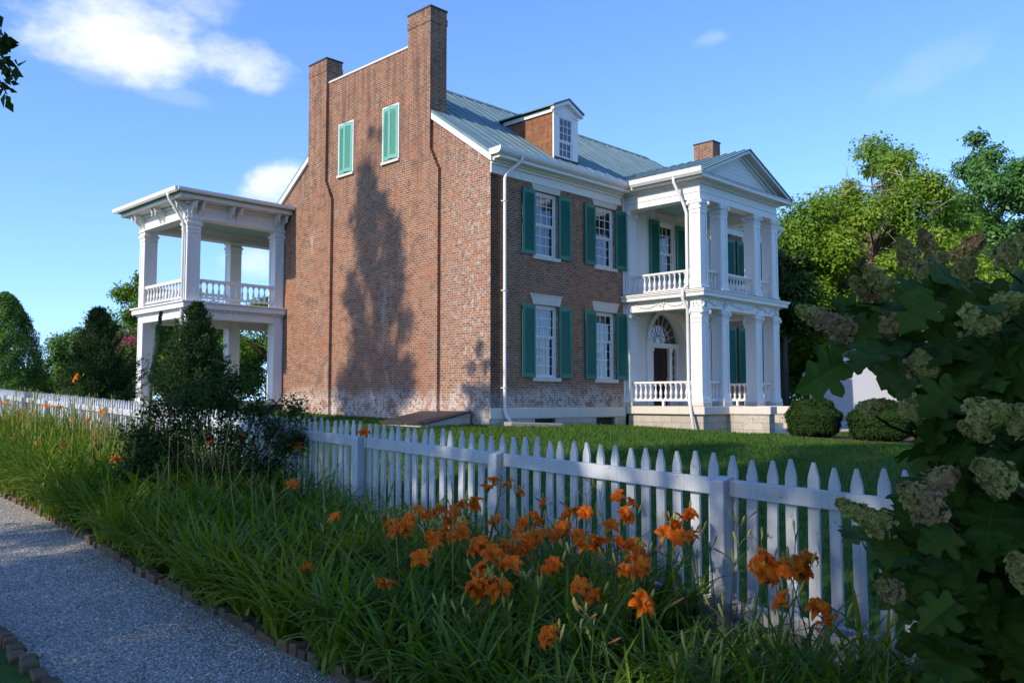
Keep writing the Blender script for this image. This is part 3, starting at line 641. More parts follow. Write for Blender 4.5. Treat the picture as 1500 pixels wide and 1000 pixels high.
# entablature beams (lower, upper), cornices, floors
def ring(mb, x0, x1, y0, z0, z1, w, out=0.0, yb=-.01):
    mb.box(x0-out, x1+out, y0-out, y0+w, z0, z1); mb.box(x0-out, x0+w, y0+w, yb, z0, z1); mb.box(x1-w, x1+out, y0+w, yb, z0, z1)
ring(Port, PX0, PX1, PY0, 4.66, 4.975, CW); 
for (z0, z1, o) in ((4.976, 5.02, .06), (5.02, 5.14, .24), (5.14, 5.19, .28), (5.19, 5.235, .31)): ring(Port, PX0, PX1, PY0, z0, z1, .3, o)
Port.box(PX0+.301, PX1-.301, PY0+.301, -.01, 5.10, 5.22)
Upper = MB(); ring(Upper, PX0, PX1, PY0, 8.25, 8.46, CW); ring(Upper, PX0, PX1, PY0, 8.46, 8.49, CW, .02); ring(Upper, PX0, PX1, PY0, 8.49, 8.74, CW, -.01)
for (z0, z1, o) in ((8.741, 8.79, .07), (8.79, 8.84, .14), (8.84, 8.95, .36), (8.95, 8.985, .39)): ring(Upper, PX0, PX1, PY0, z0, z1, .3, o)
port = Port.build('front_portico', M['white'], House, bevel=.006); Upper.build('entablature', M['white'], port, bevel=.006)
mb = MB(); ring(mb, PX0, PX1, PY0, 5.236, 5.25, .3, .315); mb.build('lead_flashing', M['dark'], port); mb = MB(); ring(mb, PX0, PX1, PY0, 8.986, 9.0, .2, .395); mb.build('lead_flashing', M['dark'], port)
mb = MB(); mb.box(PX0+.43, PX1-.43, PY0+.43, -.02, 4.88, 4.90); mb.build('porch_ceiling', M['haint'], port); mb = MB(); mb.box(PX0+.43, PX1-.43, PY0+.43, -.02, 8.62, 8.66); mb.build('porch_ceiling', M['haint'], port)
# podium, cap stones, plinth blocks, steps with cheek walls
mb = MB(); mb.box(6.62, 11.72, -3.02, -.05, .1, 1.19); mb.box(8.08, 8.44, -4.55, -3.02, .1, 1.19); mb.box(9.92, 10.28, -4.55, -3.02, .1, 1.19); mb.build('podium', M['stone'], port)
mb = MB(); mb.box(6.50, 8.03, -3.14, -.05, 1.192, 1.45); mb.box(10.33, 11.84, -3.14, -.05, 1.192, 1.45); mb.box(8.031, 10.329, -3.10, -.05, 1.192, 1.447); mb.box(8.031, 8.48, -4.62, -3.101, 1.192, 1.45); mb.box(9.88, 10.329, -4.62, -3.101, 1.192, 1.45)
for cx in CX: mb.box(cx-.06, cx+CW+.06, PY0-.06, PY0+CW+.06, 1.452, 1.585)
mb.box(6.49, 6.53, -.3, -.04, 1.46, 1.58); mb.build('cap_stone', M['cream'], port, bevel=.012)
mb = MB()
for k in range(5): mb.box(8.445, 9.915, -3.15-.31*(k+1), -3.105 if k == 0 else -3.15-.31*k, .15, 1.28-.19*k)
mb.build('steps', M['cream'], port, bevel=.012)
colL = panel_column(CW, CW, 3.075); colU = panel_column(CW, CW, 3.0)
mL = colL.mesh('column', M['white']); mU = colU.mesh('column', M['white'])
for cx in CX:
    for me, z in ((mL, 1.586), (mU, 5.251)): o = link('column', me, port); o.location = (cx, PY0, z)
mP = panel_column(CW, .16, 3.075).mesh('pilaster', M['white']); mPu = panel_column(CW, .16, 3.0).mesh('pilaster', M['white'])
for cx in (PX0, PX1-CW):
    for me, z in ((mP, 1.586), (mPu, 5.251)): o = link('pilaster', me, port); o.location = (cx, -.18, z)
yr = PY0+.20
for (a, b) in (((CX[0]+CW, yr), (CX[1], yr)), ((CX[2]+CW, yr), (CX[3], yr))): balustrade(port, a, b, 1.62); balustrade(port, a, b, 5.30)
balustrade(port, (CX[1]+CW, yr), (CX[2], yr), 5.30)
for xx in (PX0+.2, PX1-.2):
    for z in (1.62, 5.30): balustrade(port, (xx, PY0+CW), (xx, -.18), z)
for xx in (PX0+.2, PX1-.2): MB().box(xx-.04, xx+.04, -1.45, -1.37, 1.452, 1.62).build('rail_foot', M['white'], port)
# carved swags and brackets on the lower entablature
def swags():
    rnd = random.Random(5); parts = []
    def leafblob(P_, r):
        mb_ = MB(); mb_.lathe([(r*.3, -r), (r, -r*.3), (r*.8, r*.5), (r*.2, r)], 6); return np.array(mb_.v)+P_, [f for f in mb_.f if len(f) == 4]
    def swag(p0, p1, nrm):
        p0 = np.array(p0, float); p1 = np.array(p1, float); n = 14; pts = []
        for k in range(n+1):
            u = k/n; p = p0+(p1-p0)*u; p[2] -= .13*math.sin(math.pi*u); p += nrm*.012; pts.append(p)
        parts.append(tube_arrays(pts, [.016+.012*math.sin(math.pi*k/n) for k in range(n+1)], 6))
        for k in range(26): u = rnd.uniform(.06, .94); p = p0+(p1-p0)*u; p[2] -= .13*math.sin(math.pi*u)-rnd.uniform(-.05, .05); parts.append(leafblob(p+nrm*.012, rnd.uniform(.014, .028)))
    ny = np.array([0, -1., 0]); nx = np.array([-1., 0, 0])
    xs = [CX[0]+.2, CX[1]+.2, CX[2]+.2, CX[3]+.2]
    for a, b in zip(xs[:-1], xs[1:]): swag((a+.22, PY0, 4.92), ((b-.22), PY0, 4.92), ny)
    for xx in (PX0,): swag((xx, PY0+.5, 4.92), (xx, -1.62, 4.92), nx); swag((xx, -1.45, 4.92), (xx, -.4, 4.92), nx)
    for x in xs:
        for k in range(9): parts.append(leafblob(np.array([x+rnd.uniform(-.15, .15), PY0-.025, 4.68+rnd.uniform(0, .27)]), rnd.uniform(.03, .05)))
    for y in (PY0+.2, -1.53, -.2):
        for k in range(9): parts.append(leafblob(np.array([PX0-.025, y+rnd.uniform(-.1, .1), 4.68+rnd.uniform(0, .27)]), rnd.uniform(.03, .05)))
    V, Fq = merge([(v, np.array(f)) for v, f in parts]); link('carved_swags', np_mesh('carved_swags', V, Fq, M['white'], True), port)
swags()
# pediment and its roof
XM = (PX0+PX1)/2; PA = 10.30; PE = 9.02; PXL, PXR = PX0-.42, PX1+.42; ps = (PA-PE)/(XM-PXL)
mb = MB(); mb.prism([(PX0+.0, 8.99), (PX1, 8.99), (XM, 8.99+(XM-PX0)*ps)], 'y', PY0+.0, PY0+.06); 
z = 9.0
while z < 10.0:
    hb, ht = (XM-PX0)-(z+.006-8.99)/ps-.03, (XM-PX0)-(z+.135-8.99)/ps-.03
    if ht > .05: mb.prism([(XM-hb, z+.006), (XM+hb, z+.006), (XM+ht, z+.135), (XM-ht, z+.135)], 'y', PY0-.007, PY0-.001)
    z += .14
ped = mb.build('pediment', M['white'], port)
rk = MB()
for (dz0, dz1, y0, y1) in ((-.30, -.12, PY0-.05, PY0-.0085), (-.20, -.115, PY0-.13, PY0-.051), (-.115, -.02, PY0-.38, PY0-.0086)):
    for sg in (-1, 1):
        w_ = XM-PXL; u0 = max(0.0, (9.003-PE-dz0)/ps); u1 = max(0.0, (9.003-PE-dz1)/ps)      # where the slope clears the level cornice
        p = [(XM+sg*(w_-u0), PE+dz0+ps*u0), (XM+sg*(w_-u1), PE+dz1+ps*u1), (XM, PA+dz1), (XM, PA+dz0)]
        rk.prism(p if sg < 0 else p[::-1], 'y', y0, y1)
rk.build('raking_cornice', M['white'], ped)
mb = MB(); sm = MB()
for sg in (-1, 1):
    e = XM+sg*(XM-PXL)
    # the valley line climbs the main roof: where the porch roof meets it, y = (z-9.1)/SL
    ye, yr_ = (PE-9.1)/SL+.02, (PA-9.1)/SL+.05
    A, B, C_, D_ = (e, PY0-.42, PE-.019), (e, ye, PE-.019), (XM, yr_, PA-.019), (XM, PY0-.42, PA-.019)
    vs = [A, B, C_, D_]+[(p[0], p[1], p[2]+.045) for p in (A, B, C_, D_)]
    mb.add(vs, [(3, 2, 1, 0), (4, 5, 6, 7), (0, 1, 5, 4), (1, 2, 6, 5), (2, 3, 7, 6), (3, 0, 4, 7)])
    y = PY0-.2
    while y < 1.7:
        f0 = max(0.0, (y-ye)/(yr_-ye)); xa = e+(XM-e)*f0; za = PE+(PA-PE)*f0
        if f0 < .95: sm.add([(xa, y, za+.027), (XM, y, PA+.027), (XM, y+.025, PA+.027), (xa, y+.025, za+.027), (xa, y, za+.06), (XM, y, PA+.06), (XM, y+.025, PA+.06), (xa, y+.025, za+.06)], [(3, 2, 1, 0), (4, 5, 6, 7), (0, 1, 5, 4), (1, 2, 6, 5), (2, 3, 7, 6), (3, 0, 4, 7)])
        y += .36
mb.build('portico_roof', M['roof'], port); sm.build('standing_seam', M['roof'], port)
for sg, e in ((-1, PXL), (1, PXR)):
    MB().prism([(e, 8.98), (e+sg*.04, 8.90), (e+sg*.11, 8.98), (e+sg*.12, 9.13), (e, 9.13)] if sg > 0 else [(e, 8.98), (e, 9.13), (e+sg*.12, 9.13), (e+sg*.11, 8.98), (e+sg*.04, 8.90)], 'y', PY0-.40, -.6).build('gutter', M['white'], port)
# --- arched entrance
def entrance():
    x0, x1, z0, z1 = PDOOR; xc = (x0+x1)/2; rz = 3.70; ro = 1.16
    n = 24; arc = [(xc+ro*math.cos(math.pi*k/n), rz+ro*math.sin(math.pi*k/n)) for k in range(n+1)]
    mb = MB()
    # spandrels filling the rectangular hole round the arch (front face and back face)
    for k in range(n):
        a, b = arc[k], arc[k+1]; ca = x1-.003 if (a[0]+b[0])/2 > xc else x0+.003
        mb.add([(a[0], -.004, a[1]), (a[0], -.004, z1-.003), (b[0], -.004, z1-.003), (b[0], -.004, b[1])], [(0, 1, 2, 3)])
        mb.add([(a[0], -.004, a[1]), (b[0], -.004, b[1]), (b[0], .5, b[1]), (a[0], .5, a[1])], [(0, 1, 2, 3)])
    mb.box(x0+.003, xc-ro, -.004, .5, z0, z1-.003); mb.box(xc+ro, x1-.003, -.004, .5, z0, z1-.003)
    e = mb.build('entrance', M['white_brick'], House)
    a2 = MB()
    for k in range(n):
        for (r0, r1, y0, y1) in ((ro, ro+.16, -.05, -.0045), (ro+.16, ro+.20, -.075, -.0045)):
            p = [(xc+r*math.cos(math.pi*kk/n), rz+r*math.sin(math.pi*kk/n)) for r, kk in ((r0, k), (r1, k), (r1, k+1), (r0, k+1))]
            a2.prism(p, 'y', y0, y1)
    a2.box(xc-ro-.2, xc-ro-.0, -.06, -.0045, z0, rz-.002); a2.box(xc+ro, xc+ro+.2, -.06, -.0045, z0, rz-.002)
    a2.box(xc-ro, xc+ro, .30, .46, rz-.12, rz+.06)           # transom
    for s in (-1, 1):
        a2.box(xc+s*.60-.09, xc+s*.60+.09, .28, .42, z0, rz-.121); a2.box(xc+s*1.08-.07, xc+s*1.08+.07, .30, .42, z0, rz-.121); a2.box(xc+s*.84-.17, xc+s*.84+.17, .36, .44, z0, z0+.75)
        a2.box(xc+s*.60-.12, xc+s*.60+.12, .26, .43, rz-.24, rz-.122)
    a2.build('door_surround', M['white'], e)
    d = MB(); d.box(xc-.505, xc+.505, .38, .44, z0, rz-.125)
    for (u0, u1, v0, v1) in ((-.42, -.06, .2, .85), (.06, .42, .2, .85), (-.42, -.06, 1.0, 1.95), (.06, .42, 1.0, 1.95)): d.box(xc+u0, xc+u1, .365, .3795, z0+v0, z0+v1)
    do = d.build('door', M['door'], e, bevel=.006); MB().lathe([(.01, 0), (.03, .02), (.03, .045), (.01, .06)], 8, (xc+.40, .345, z0+.95)).build('door_knob', M['brass'], e)
    fl = MB(); fl.add([(xc, .42, rz+.06)]+[(xc+(ro-.0)*math.cos(math.pi*k/n), .42, rz+.06+(ro-.06)*math.sin(math.pi*k/n)) for k in range(n+1)], [(0, k, k+1) for k in range(1, n+1)])
    for s in (-1, 1): fl.quad((xc+s*.84-.17, .41, z0+.75), (xc+s*.84+.17, .41, z0+.75), (xc+s*.84+.17, .41, rz-.121), (xc+s*.84-.17, .41, rz-.121))
    fl.build('fanlight', M['glass'], e)
    mu = MB()
    for k in range(1, 10):
        an = math.pi*k/10; c, s = math.cos(an), math.sin(an); w = .012
        mu.add([(xc+.22*c-w*s, .40, rz+.06+.22*s+w*c), (xc+.22*c+w*s, .40, rz+.06+.22*s-w*c), (xc+1.12*c+w*s, .40, rz+.06+1.06*s-w*c), (xc+1.12*c-w*s, .40, rz+.06+1.06*s+w*c),
                (xc+.22*c-w*s, .415, rz+.06+.22*s+w*c), (xc+.22*c+w*s, .415, rz+.06+.22*s-w*c), (xc+1.12*c+w*s, .415, rz+.06+1.06*s-w*c), (xc+1.12*c-w*s, .415, rz+.06+1.06*s+w*c)], [(0, 1, 2, 3), (7, 6, 5, 4), (0, 3, 7, 4), (1, 2, 6, 5), (0, 1, 5, 4), (3, 2, 6, 7)])
    for rr, w in ((.22, .03), (.68, .012)):
        for k in range(20):
            p = [(xc+r*math.cos(math.pi*kk/20), rz+.06+r*.95*math.sin(math.pi*kk/20)) for r, kk in ((rr-w, k), (rr+w, k), (rr+w, k+1), (rr-w, k+1))]; mu.prism(p, 'y', .398, .414)
    for s in (-1, 1):
        for k in range(1, 4): zz = z0+.75+(rz-.121-z0-.75)*k/4; mu.box(xc+s*.84-.17, xc+s*.84+.17, .398, .409, zz-.012, zz+.012)
    mu.build('muntins', M['white'], e)
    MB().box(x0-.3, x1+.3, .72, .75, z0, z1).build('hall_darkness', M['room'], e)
entrance()
# --- downspouts
def spout(parent, pts, r=.045): 
    mb = MB(); mb.tube([Vector(p) for p in pts], r, 10); return mb.build('downspout', M['white'], parent, True)
spout(House, [(.86, -.48, 8.98), (.86, -.46, 8.84), (.55, -.12, 8.45), (.50, -.10, 8.3), (.50, -.10, 1.35), (.53, -.12, 1.2), (.72, -.30, .86)], .05)
mb = MB(); 
for zz in (2.0, 4.9, 7.6): mb.box(.43, .57, -.155, -.002, zz, zz+.03)
mb.build('spout_bracket', M['white'], House)
spout(House, [(17.0, -.48, 8.98), (17.0, -.46, 8.84), (16.9, -.12, 8.4), (16.9, -.10, 8.2), (16.9, -.10, .9)], .05)
spout(port, [(PXL-.05, -2.35, 9.0), (PXL-.03, -2.35, 8.80), (PX0-.12, -2.50, 8.1), (PX0-.075, -2.58, 7.8), (PX0-.075, -2.58, 5.42), (PX0-.36, -2.58, 5.2), (PX0-.36, -2.58, 4.95), (PX0-.09, -2.58, 4.6), (PX0-.08, -2.58, 2.2), (PX0-.10, -2.62, 1.6), (PX0-.30, -2.9, .62)], .05)
# --- rear gallery that runs past the gable
RY0, RY1, RX0, RX1 = 11.5, 15.6, -3.92, 6.0
mb = MB()
def frame_beams(z0, z1, w, out):
    mb.box(RX0-out, -.02 if True else 0, RY0-out, RY0+w, z0, z1); mb.box(RX0-out, RX0+w, RY0+w, RY1-w, z0, z1); mb.box(RX0-out, RX1, RY1-w, RY1+out, z0, z1)
frame_beams(4.60, 4.86, .40, 0); frame_beams(4.862, 4.93, .40, .06); frame_beams(4.93, 5.12, .40, .18); frame_beams(5.121, 5.18, .40, .24)
frame_beams(8.18, 8.34, .44, .02); frame_beams(8.341, 8.66, .42, 0); frame_beams(8.661, 8.76, .42, .08); frame_beams(8.761, 8.92, .42, .55)
rp = mb.build('rear_gallery', M['white'], House, bevel=.006)
mb = MB()
x = RX0+.1
while x < -.1: mb.box(x, x+.055, RY0-.115, RY0-.061, 4.864, 4.928); x += .13
mb.build('dentils', M['white'], rp)
mb = MB(); x = RX0+.42
while x < RX1:
    mb.box(x, x+.14, RY0+.41, RY1-.41, 4.90, 4.915); mb.box(x, x+.14, RY0+.43, RY1-.43, 8.56, 8.575); x += .15
mb.box(RX0+.42, RX1, RY0+.42, RY1-.42, 4.916, 4.93); mb.box(RX0+.43, RX1, RY0+.44, RY1-.44, 8.576, 8.59)
mb.build('porch_ceiling', M['haint'], rp)
mb = MB(); mb.box(RX0+.41, RX1, RY0+.41, RY1-.41, 5.08, 5.15); mb.box(RX0-.05, -.02, RY0-.05, RY1+.05, 1.50, 1.62); mb.box(-.02, RX1, 12.41, RY1+.05, 1.50, 1.62); mb.build('deck', M['cream'], rp)
mb = MB(); mb.prism([(RY0-.70, 8.921), (RY1+.7, 8.921), (RY1+.7, 9.02), (RY0+2.2, 9.06), (RY0-.70, 9.02)], 'x', RX0-.70, -.03); mb.prism([(12.9, 8.921), (RY1+.7, 8.921), (RY1+.7, 9.02), (RY0+2.2, 9.32), (12.9, 9.28)], 'x', -.03, RX1); mb.build('gallery_roof', M['roof'], rp)
mb = MB(); mb.prism([(RX0-.701, 8.90), (RX0-.701, 9.06), (RX0-.82, 9.06), (RX0-.81, 8.94), (RX0-.75, 8.88)], 'y', RY0-.72, RY1+.72); mb.prism([(RY0-.701, 8.92), (RY0-.701, 9.04), (RY0-.76, 9.06), (RY0-.76, 8.96)], 'x', RX0-.70, -.03); mb.build('gutter', M['white'], rp)
cm = panel_column(.50, .45, 6.70, .2, .42, 'white', False).mesh('column', M['white'])
for (cx, cy) in ((RX0, RY0), (RX0, RY1-.45), (-.36, RY1-.45), (3.3, RY1-.45)): o = link('column', cm, rp); o.location = (cx, cy, 1.50)
o = link('column', panel_column(.38, .45, 6.70, .2, .42, 'white', False).mesh('column', M['white']), rp); o.location = (-.41, RY0, 1.50)
balustrade(rp, (RX0+.5, RY0+.14), (-.41, RY0+.14), 5.32, .70, .235); balustrade(rp, (RX0+.14, RY0+.45), (RX0+.14, RY1-.45), 5.32, .70, .26); balustrade(rp, (RX0+.5, RY1-.14), (-.36, RY1-.14), 5.32, .70, .235)
# carved brackets in pairs, each with a turned drop
br = MB()
br.prism([(0, 0), (0, .40), (-.42, .40), (-.42, .33), (-.30, .27), (-.22, .14), (-.10, .05), (-.06, -.06)], 'x', -.045, .045); br.lathe([(.012, .12), (.03, .17), (.02, .20), (.04, .24), (.04, .33)], 8, (0, -.36, 0)); br.lathe([(.008, -.14), (.022, -.08), (.03, -.03), (.02, 0)], 8, (0, -.03, 0))
BRM = br.mesh('bracket', M['white'])
for xx in (RX0+.14, RX0+.42, -2.35, -2.03, -.48, -.14): o = link('bracket', BRM, rp); o.location = (xx, RY0-.001, 8.345)
for yy in (RY0+.12, RY0+.40, 13.4, 13.7, RY1-.40, RY1-.12): o = link('bracket', BRM, rp); o.location = (RX0-.001, yy, 8.345); o.rotation_euler = (0, 0, R(-90))
spout(rp, [(RX0-.76, RY0+.0, 8.95), (RX0-.74, RY0+.0, 8.80), (RX0-.12, RY0+.16, 8.05), (RX0-.07, RY0+.18, 7.8), (RX0-.07, RY0+.18, 1.6)], .05)
# --- cellar hatch and splash stone: things of their own
mb = MB()
hq0, hq1, hx = .75, 2.9, -1.7
zt, zb = 1.28, .98; zf = lambda q: .80
mb.add([(-.10, hq0, zt), (-.10, hq1, zt), (hx, hq1, zb), (hx, hq0, zb), (-.10, hq0, .4), (-.10, hq1, .4), (hx, hq1, .4), (hx, hq0, .4)], [(3, 2, 1, 0), (4, 5, 6, 7), (0, 4, 7, 3), (1, 2, 6, 5), (2, 3, 7, 6)])
hatch = empty('cellar_hatch', tuple(HO), math.pi/2-AF); tag(hatch, 'low sloping brown cellar hatch against the foot of the brick gable wall', 'cellar hatch')
mb.build('kerb', M['stone'], hatch)
for k in (0, 1):
    a, b = (hq0-.05, (hq0+hq1)/2-.01) if k == 0 else ((hq0+hq1)/2+.01, hq1+.05); d = MB(); e = .05
    d.add([(-.10, a, zt+.004), (-.10, b, zt+.004), (hx-.08, b, zb-.008), (hx-.08, a, zb-.008), (-.10, a, zt+e), (-.10, b, zt+e), (hx-.08, b, zb+e-.012), (hx-.08, a, zb+e-.012)], [(0, 1, 2, 3), (7, 6, 5, 4), (0, 3, 7, 4), (1, 5, 6, 2), (2, 6, 7, 3), (0, 4, 5, 1)])
    d.build('door_leaf', M['hatch'], hatch)
p = hw(1.0, -.75, 0); st = MB(); st.box(-.85, .95, -.22, .22, -.1, .13); o = st.build('splash_stone', M['concrete'], None, False, (p[0], p[1], gz(p[0], p[1])), .02); o.rotation_euler = (0, R(2), math.pi/2-AF-R(16))
tag(o, 'flat grey stone slab lying on the grass below the corner downspout', 'stone slab')
# ================================================================== THE PICKET FENCE
def picket_fence():
    f = empty('picket_fence', tuple(wp(0, 0)), math.atan2(Dv[1], Dv[0]))
    tag(f, 'long white picket fence with square posts, running from the hydrangea off to the left', 'fence')
    # local x runs along the fence away from the hydrangea, local y points to the camera side (the path)
    zl = lambda t: float(gz_tn(t, 0))
    rnd = random.Random(3)
    def picket_vs(w=.074, d=.021, z0=.09, z1=1.25):
        zs = z1-.11; c = .008
        prof = [(-w/2, z0), (w/2, z0), (w/2, zs), (w/2-.006, zs+.03), (.007, z1), (-.007, z1), (-w/2+.006, zs+.03), (-w/2, zs)]
        m = MB(); m.prism(prof, 'y', -d/2, d/2); return m
    pm = [picket_vs(.074+rnd.uniform(-.002, .002)).mesh('picket', M['fence']) for _ in range(3)]
    t = -3.3; k = 0; rest = MB()
    while t < 31:
        if k < 100:
            o = link('picket', pm[k % 3], f); o.location = (t, -.012, zl(t)+rnd.uniform(-.018, .014)); o.rotation_euler = (0, R(rnd.uniform(-1.1, 1.1)), R(rnd.uniform(-3, 3)))
        else:
            src = picket_vs(); dz = zl(t)+rnd.uniform(-.012, .01); rest.add([(v[0]+t, v[1]-.012, v[2]+dz) for v in src.v], src.f)
        t += .15; k += 1
    o = rest.build('picket', M['fence'], f); o['kind'] = 'stuff'
    T0, ST = 1.09, 2.34
    for j in range(-2, 13):
        tp = T0+ST*j; z = zl(tp)
        m = MB(); m.prism([(.002, -.2), (.112, -.2), (.112, 1.088), (.002, 1.115)], 'x', -.057, .057); o = m.build('post', M['fence'], f, bevel=.006); o.location = (tp, 0, z); o.rotation_euler = (0, R(rnd.uniform(-.6, .6)), 0)
        a, b = tp+.0575, tp+ST-.0575
        for (z0, z1, nm, th) in ((.985, 1.097, 'top_rail', .040), (.19, .305, 'bottom_rail', .040)):
            m = MB(); ya = .0005
            m.add([(a, ya, zl(a)+z0), (b, ya, zl(b)+z0), (b, ya+th, zl(b)+z0), (a, ya+th, zl(a)+z0), (a, ya, zl(a)+z1), (b, ya, zl(b)+z1), (b, ya+th, zl(b)+z1-.006), (a, ya+th, zl(a)+z1-.006)], [(3, 2, 1, 0), (4, 5, 6, 7), (0, 1, 5, 4), (1, 2, 6, 5), (2, 3, 7, 6), (3, 0, 4, 7)])
            m.build(nm, M['fence'], f, bevel=.004)
picket_fence()

# ================================================================== PLANTS: leaf arrays
def unit(v): return v/(np.linalg.norm(v, axis=-1, keepdims=True)+1e-9)
def leaves(P, N_, size, rng, aspect=.5, fold=.25, up=None):
    """rhombic folded leaves at P, facing roughly N_; returns (V, quads): two quads a leaf sharing the midrib"""
    n = len(P); a = unit(rng.normal(size=(n, 3))) if up is None else unit(up+rng.normal(size=(n, 3))*.45)
    N_ = unit(N_+rng.normal(size=(n, 3))*.45); a = unit(a-N_*np.sum(a*N_, 1, keepdims=True)); b = np.cross(N_, a)
    s = (size*rng.uniform(.6, 1.3, n))[:, None]; w = s*aspect*.5
    base = P; tip = P+a*s-N_*s*.12; mid = P+a*s*.45
    V = np.stack((base, mid+b*w+N_*w*fold, tip, mid-b*w+N_*w*fold), 1).reshape(-1, 3)
    i = 4*np.arange(n)[:, None]; F_ = i+np.array([[0, 1, 2, 3]]); return V, F_
def blob_points(centres, radii, n, rng, shell=.55, squash=.8):
    k = rng.choice(len(centres), n, p=np.array(radii)**2/np.sum(np.array(radii)**2)); d = unit(rng.normal(size=(n, 3))); r = (shell+(1-shell)*rng.random(n))*np.where(rng.random(n) < .8, 1, rng.random(n))
    r *= rng.uniform(.85, 1.18, n); off = d*r[:, None]*np.array(radii)[k][:, None]; off[:, 2] *= squash
    return np.array(centres)[k]+off, d
def tree(name, label, cat, base, H, CR, crown0, leafmat, rng_seed, nl=26000, ls=.22, clumps=42, cl_r=(.9, 1.9), trunk_r=.28, group=None, shape=1.0, bark='bark', bare=0, lean=(0, 0), squash=.8, cone=False, limbs=True):
    """trunk with limbs to every clump of the crown; crown of leaf clumps spread through an uneven ellipsoid"""
    rng = np.random.default_rng(rng_seed); root = empty(name, tuple(base)); tag(root, label, cat, group)
    C_ = []; Rr = []
    zc = (H+crown0)/2; hz = (H-crown0)/2
    for k in range(clumps):
        d = unit(rng.normal(size=3)); r = rng.uniform(.35, 1.0)**.5
        zz = d[2]*r if not cone else 1-2*rng.random()**.75; wid = CR*(1-max(0, zz)**2*.45*shape) if not cone else CR*(.14+.86*((1-zz)/2)**.55)
        p = np.array([d[0]*r*wid+lean[0]*(zz+1)*.5, d[1]*r*wid+lean[1]*(zz+1)*.5, zc+zz*hz]); C_.append(p); Rr.append(rng.uniform(*cl_r)*(1-.3*max(0, zz)))
    C_ = np.array(C_)
    P, d = blob_points(C_, Rr, nl, rng, .45, squash)
    V, F_ = leaves(P, unit(d+np.array([0, 0, .7])), ls, rng, .55)
    link('crown', np_mesh('crown', V, F_, M[leafmat]), root)
    parts = []; n = 8; top = zc+hz*.45; ph = rng.uniform(0, 6)
    tp = [np.array([math.sin(ph+2.2*k/n)*.12*k/n*CR*.5+lean[0]*(k/n)*.5, math.cos(ph+1.7*k/n)*.1*k/n*CR*.5+lean[1]*(k/n)*.5, -.3+(top+.3)*k/n]) for k in range(n+1)]
    parts.append(tube_arrays(tp, [trunk_r*(1.35 if k == 0 else 1)*(1-.8*k/n) for k in range(n+1)], 8))
    link('trunk', np_mesh('trunk', *merge(parts), M[bark], True), root)
    if limbs:
        lp = []
        for c in C_[:clumps]:
            z0 = min(top*.95, max(crown0*.75, c[2]-rng.uniform(.25, .5)*hz)); u = z0/(top+.3); i = min(n-1, int(u*n)); s = tp[i]+(tp[i+1]-tp[i])*(u*n-i)
            m = (s+c)/2+rng.normal(size=3)*.12*CR*.5; pts = [s, s*.6+m*.4, m, m*.45+c*.55, c+unit(c-s)*.3]
            lp.append(tube_arrays(pts, [trunk_r*.32, trunk_r*.25, trunk_r*.18, trunk_r*.11, trunk_r*.04], 5))
            for _ in range(3): e = c+unit(rng.normal(size=3))*rng.uniform(.6, 1.1)*cl_r[0]; lp.append(tube_arrays([m*.3+c*.7, (c+e)/2+rng.normal(size=3)*.1, e], [trunk_r*.09, trunk_r*.06, trunk_r*.02], 4))
        link('limbs', np_mesh('limbs', *merge(lp), M[bark], True), root)
    if bare:
        lp = []
        for _ in range(bare):
            a = rng.uniform(-.9, .9); s = np.array([rng.uniform(-.4, .4)*CR, -CR*.55, zc+rng.uniform(-.3, .45)*hz]); e = s
            for g in range(3):
                pts = [s]; dd = unit(np.array([rng.normal(), rng.normal()*.5-.3, rng.uniform(-.2, 1.3)]))
                for q in range(6): dd = unit(dd+rng.normal(size=3)*.28); pts.append(pts[-1]+dd*rng.uniform(.2, .38))
                lp.append(tube_arrays(pts, [.04*(1-q/7.) for q in range(7)], 4))
                for q in range(1, 6):
                    d2 = unit(rng.normal(size=3)+dd*.6); lp.append(tube_arrays([pts[q], pts[q]+d2*.45+rng.normal(size=3)*.06, pts[q]+d2*.9+rng.normal(size=3)*.12], [.022, .014, .005], 3))
                s = pts[rng.integers(2, 6)]
        link('dead_branches', np_mesh('dead_branches', *merge(lp), M['palebark'], True), root)
    return root
def gpos(x, y): return (x, y, gz(x, y)-.05)
def at_px(x, d): l = (x-750)/1278*d; return gpos(l, d)

# --- trees that stand in the photograph
tree('broadleaf_tree', 'large pale yellow green tree with bare dead branches, right of the porch', 'tree', at_px(1285, 43), 13.7, 5.0, 1.6, 'leaf_yellow', 21, 125000, .19, 96, (.8, 1.7), .38, None, 1.1, 'bark', 6)
tree('broadleaf_tree', 'shorter yellow green tree crown close beside the right end of the house', 'tree', at_px(1188, 46), 10.8, 3.3, 1.8, 'leaf_yellow', 33, 60000, .18, 56, (.8, 1.5), .3, None, 1.0, 'bark', 2)
tree('broadleaf_tree', 'lower yellow green tree behind the top of the hydrangea', 'tree', at_px(1395, 44), 10.6, 4.2, 1.6, 'leaf_yellow', 35, 66000, .18, 60, (.8, 1.6), .3, None, 1.0)
tree('shade_tree', 'tall blue green tree in the background at the top right corner', 'tree', at_px(1450, 58), 19.6, 5.4, 5, 'leaf_blue', 22, 52000, .28, 52, (.9, 1.9), .42, None, 1.0, 'bark', 0, (0, 0), .62)
tree('broadleaf_tree', 'bright green leafy tree filling the gap beyond the porch columns', 'tree', at_px(1215, 54), 11.5, 4.6, .8, 'leaf_bright', 36, 60000, .22, 60, (.9, 1.7), .3)
tree('broadleaf_tree', 'bright green leafy tree behind the middle of the hydrangea', 'tree', at_px(1345, 54), 11.8, 5.0, .8, 'leaf_bright', 37, 60000, .22, 60, (.9, 1.7), .3)
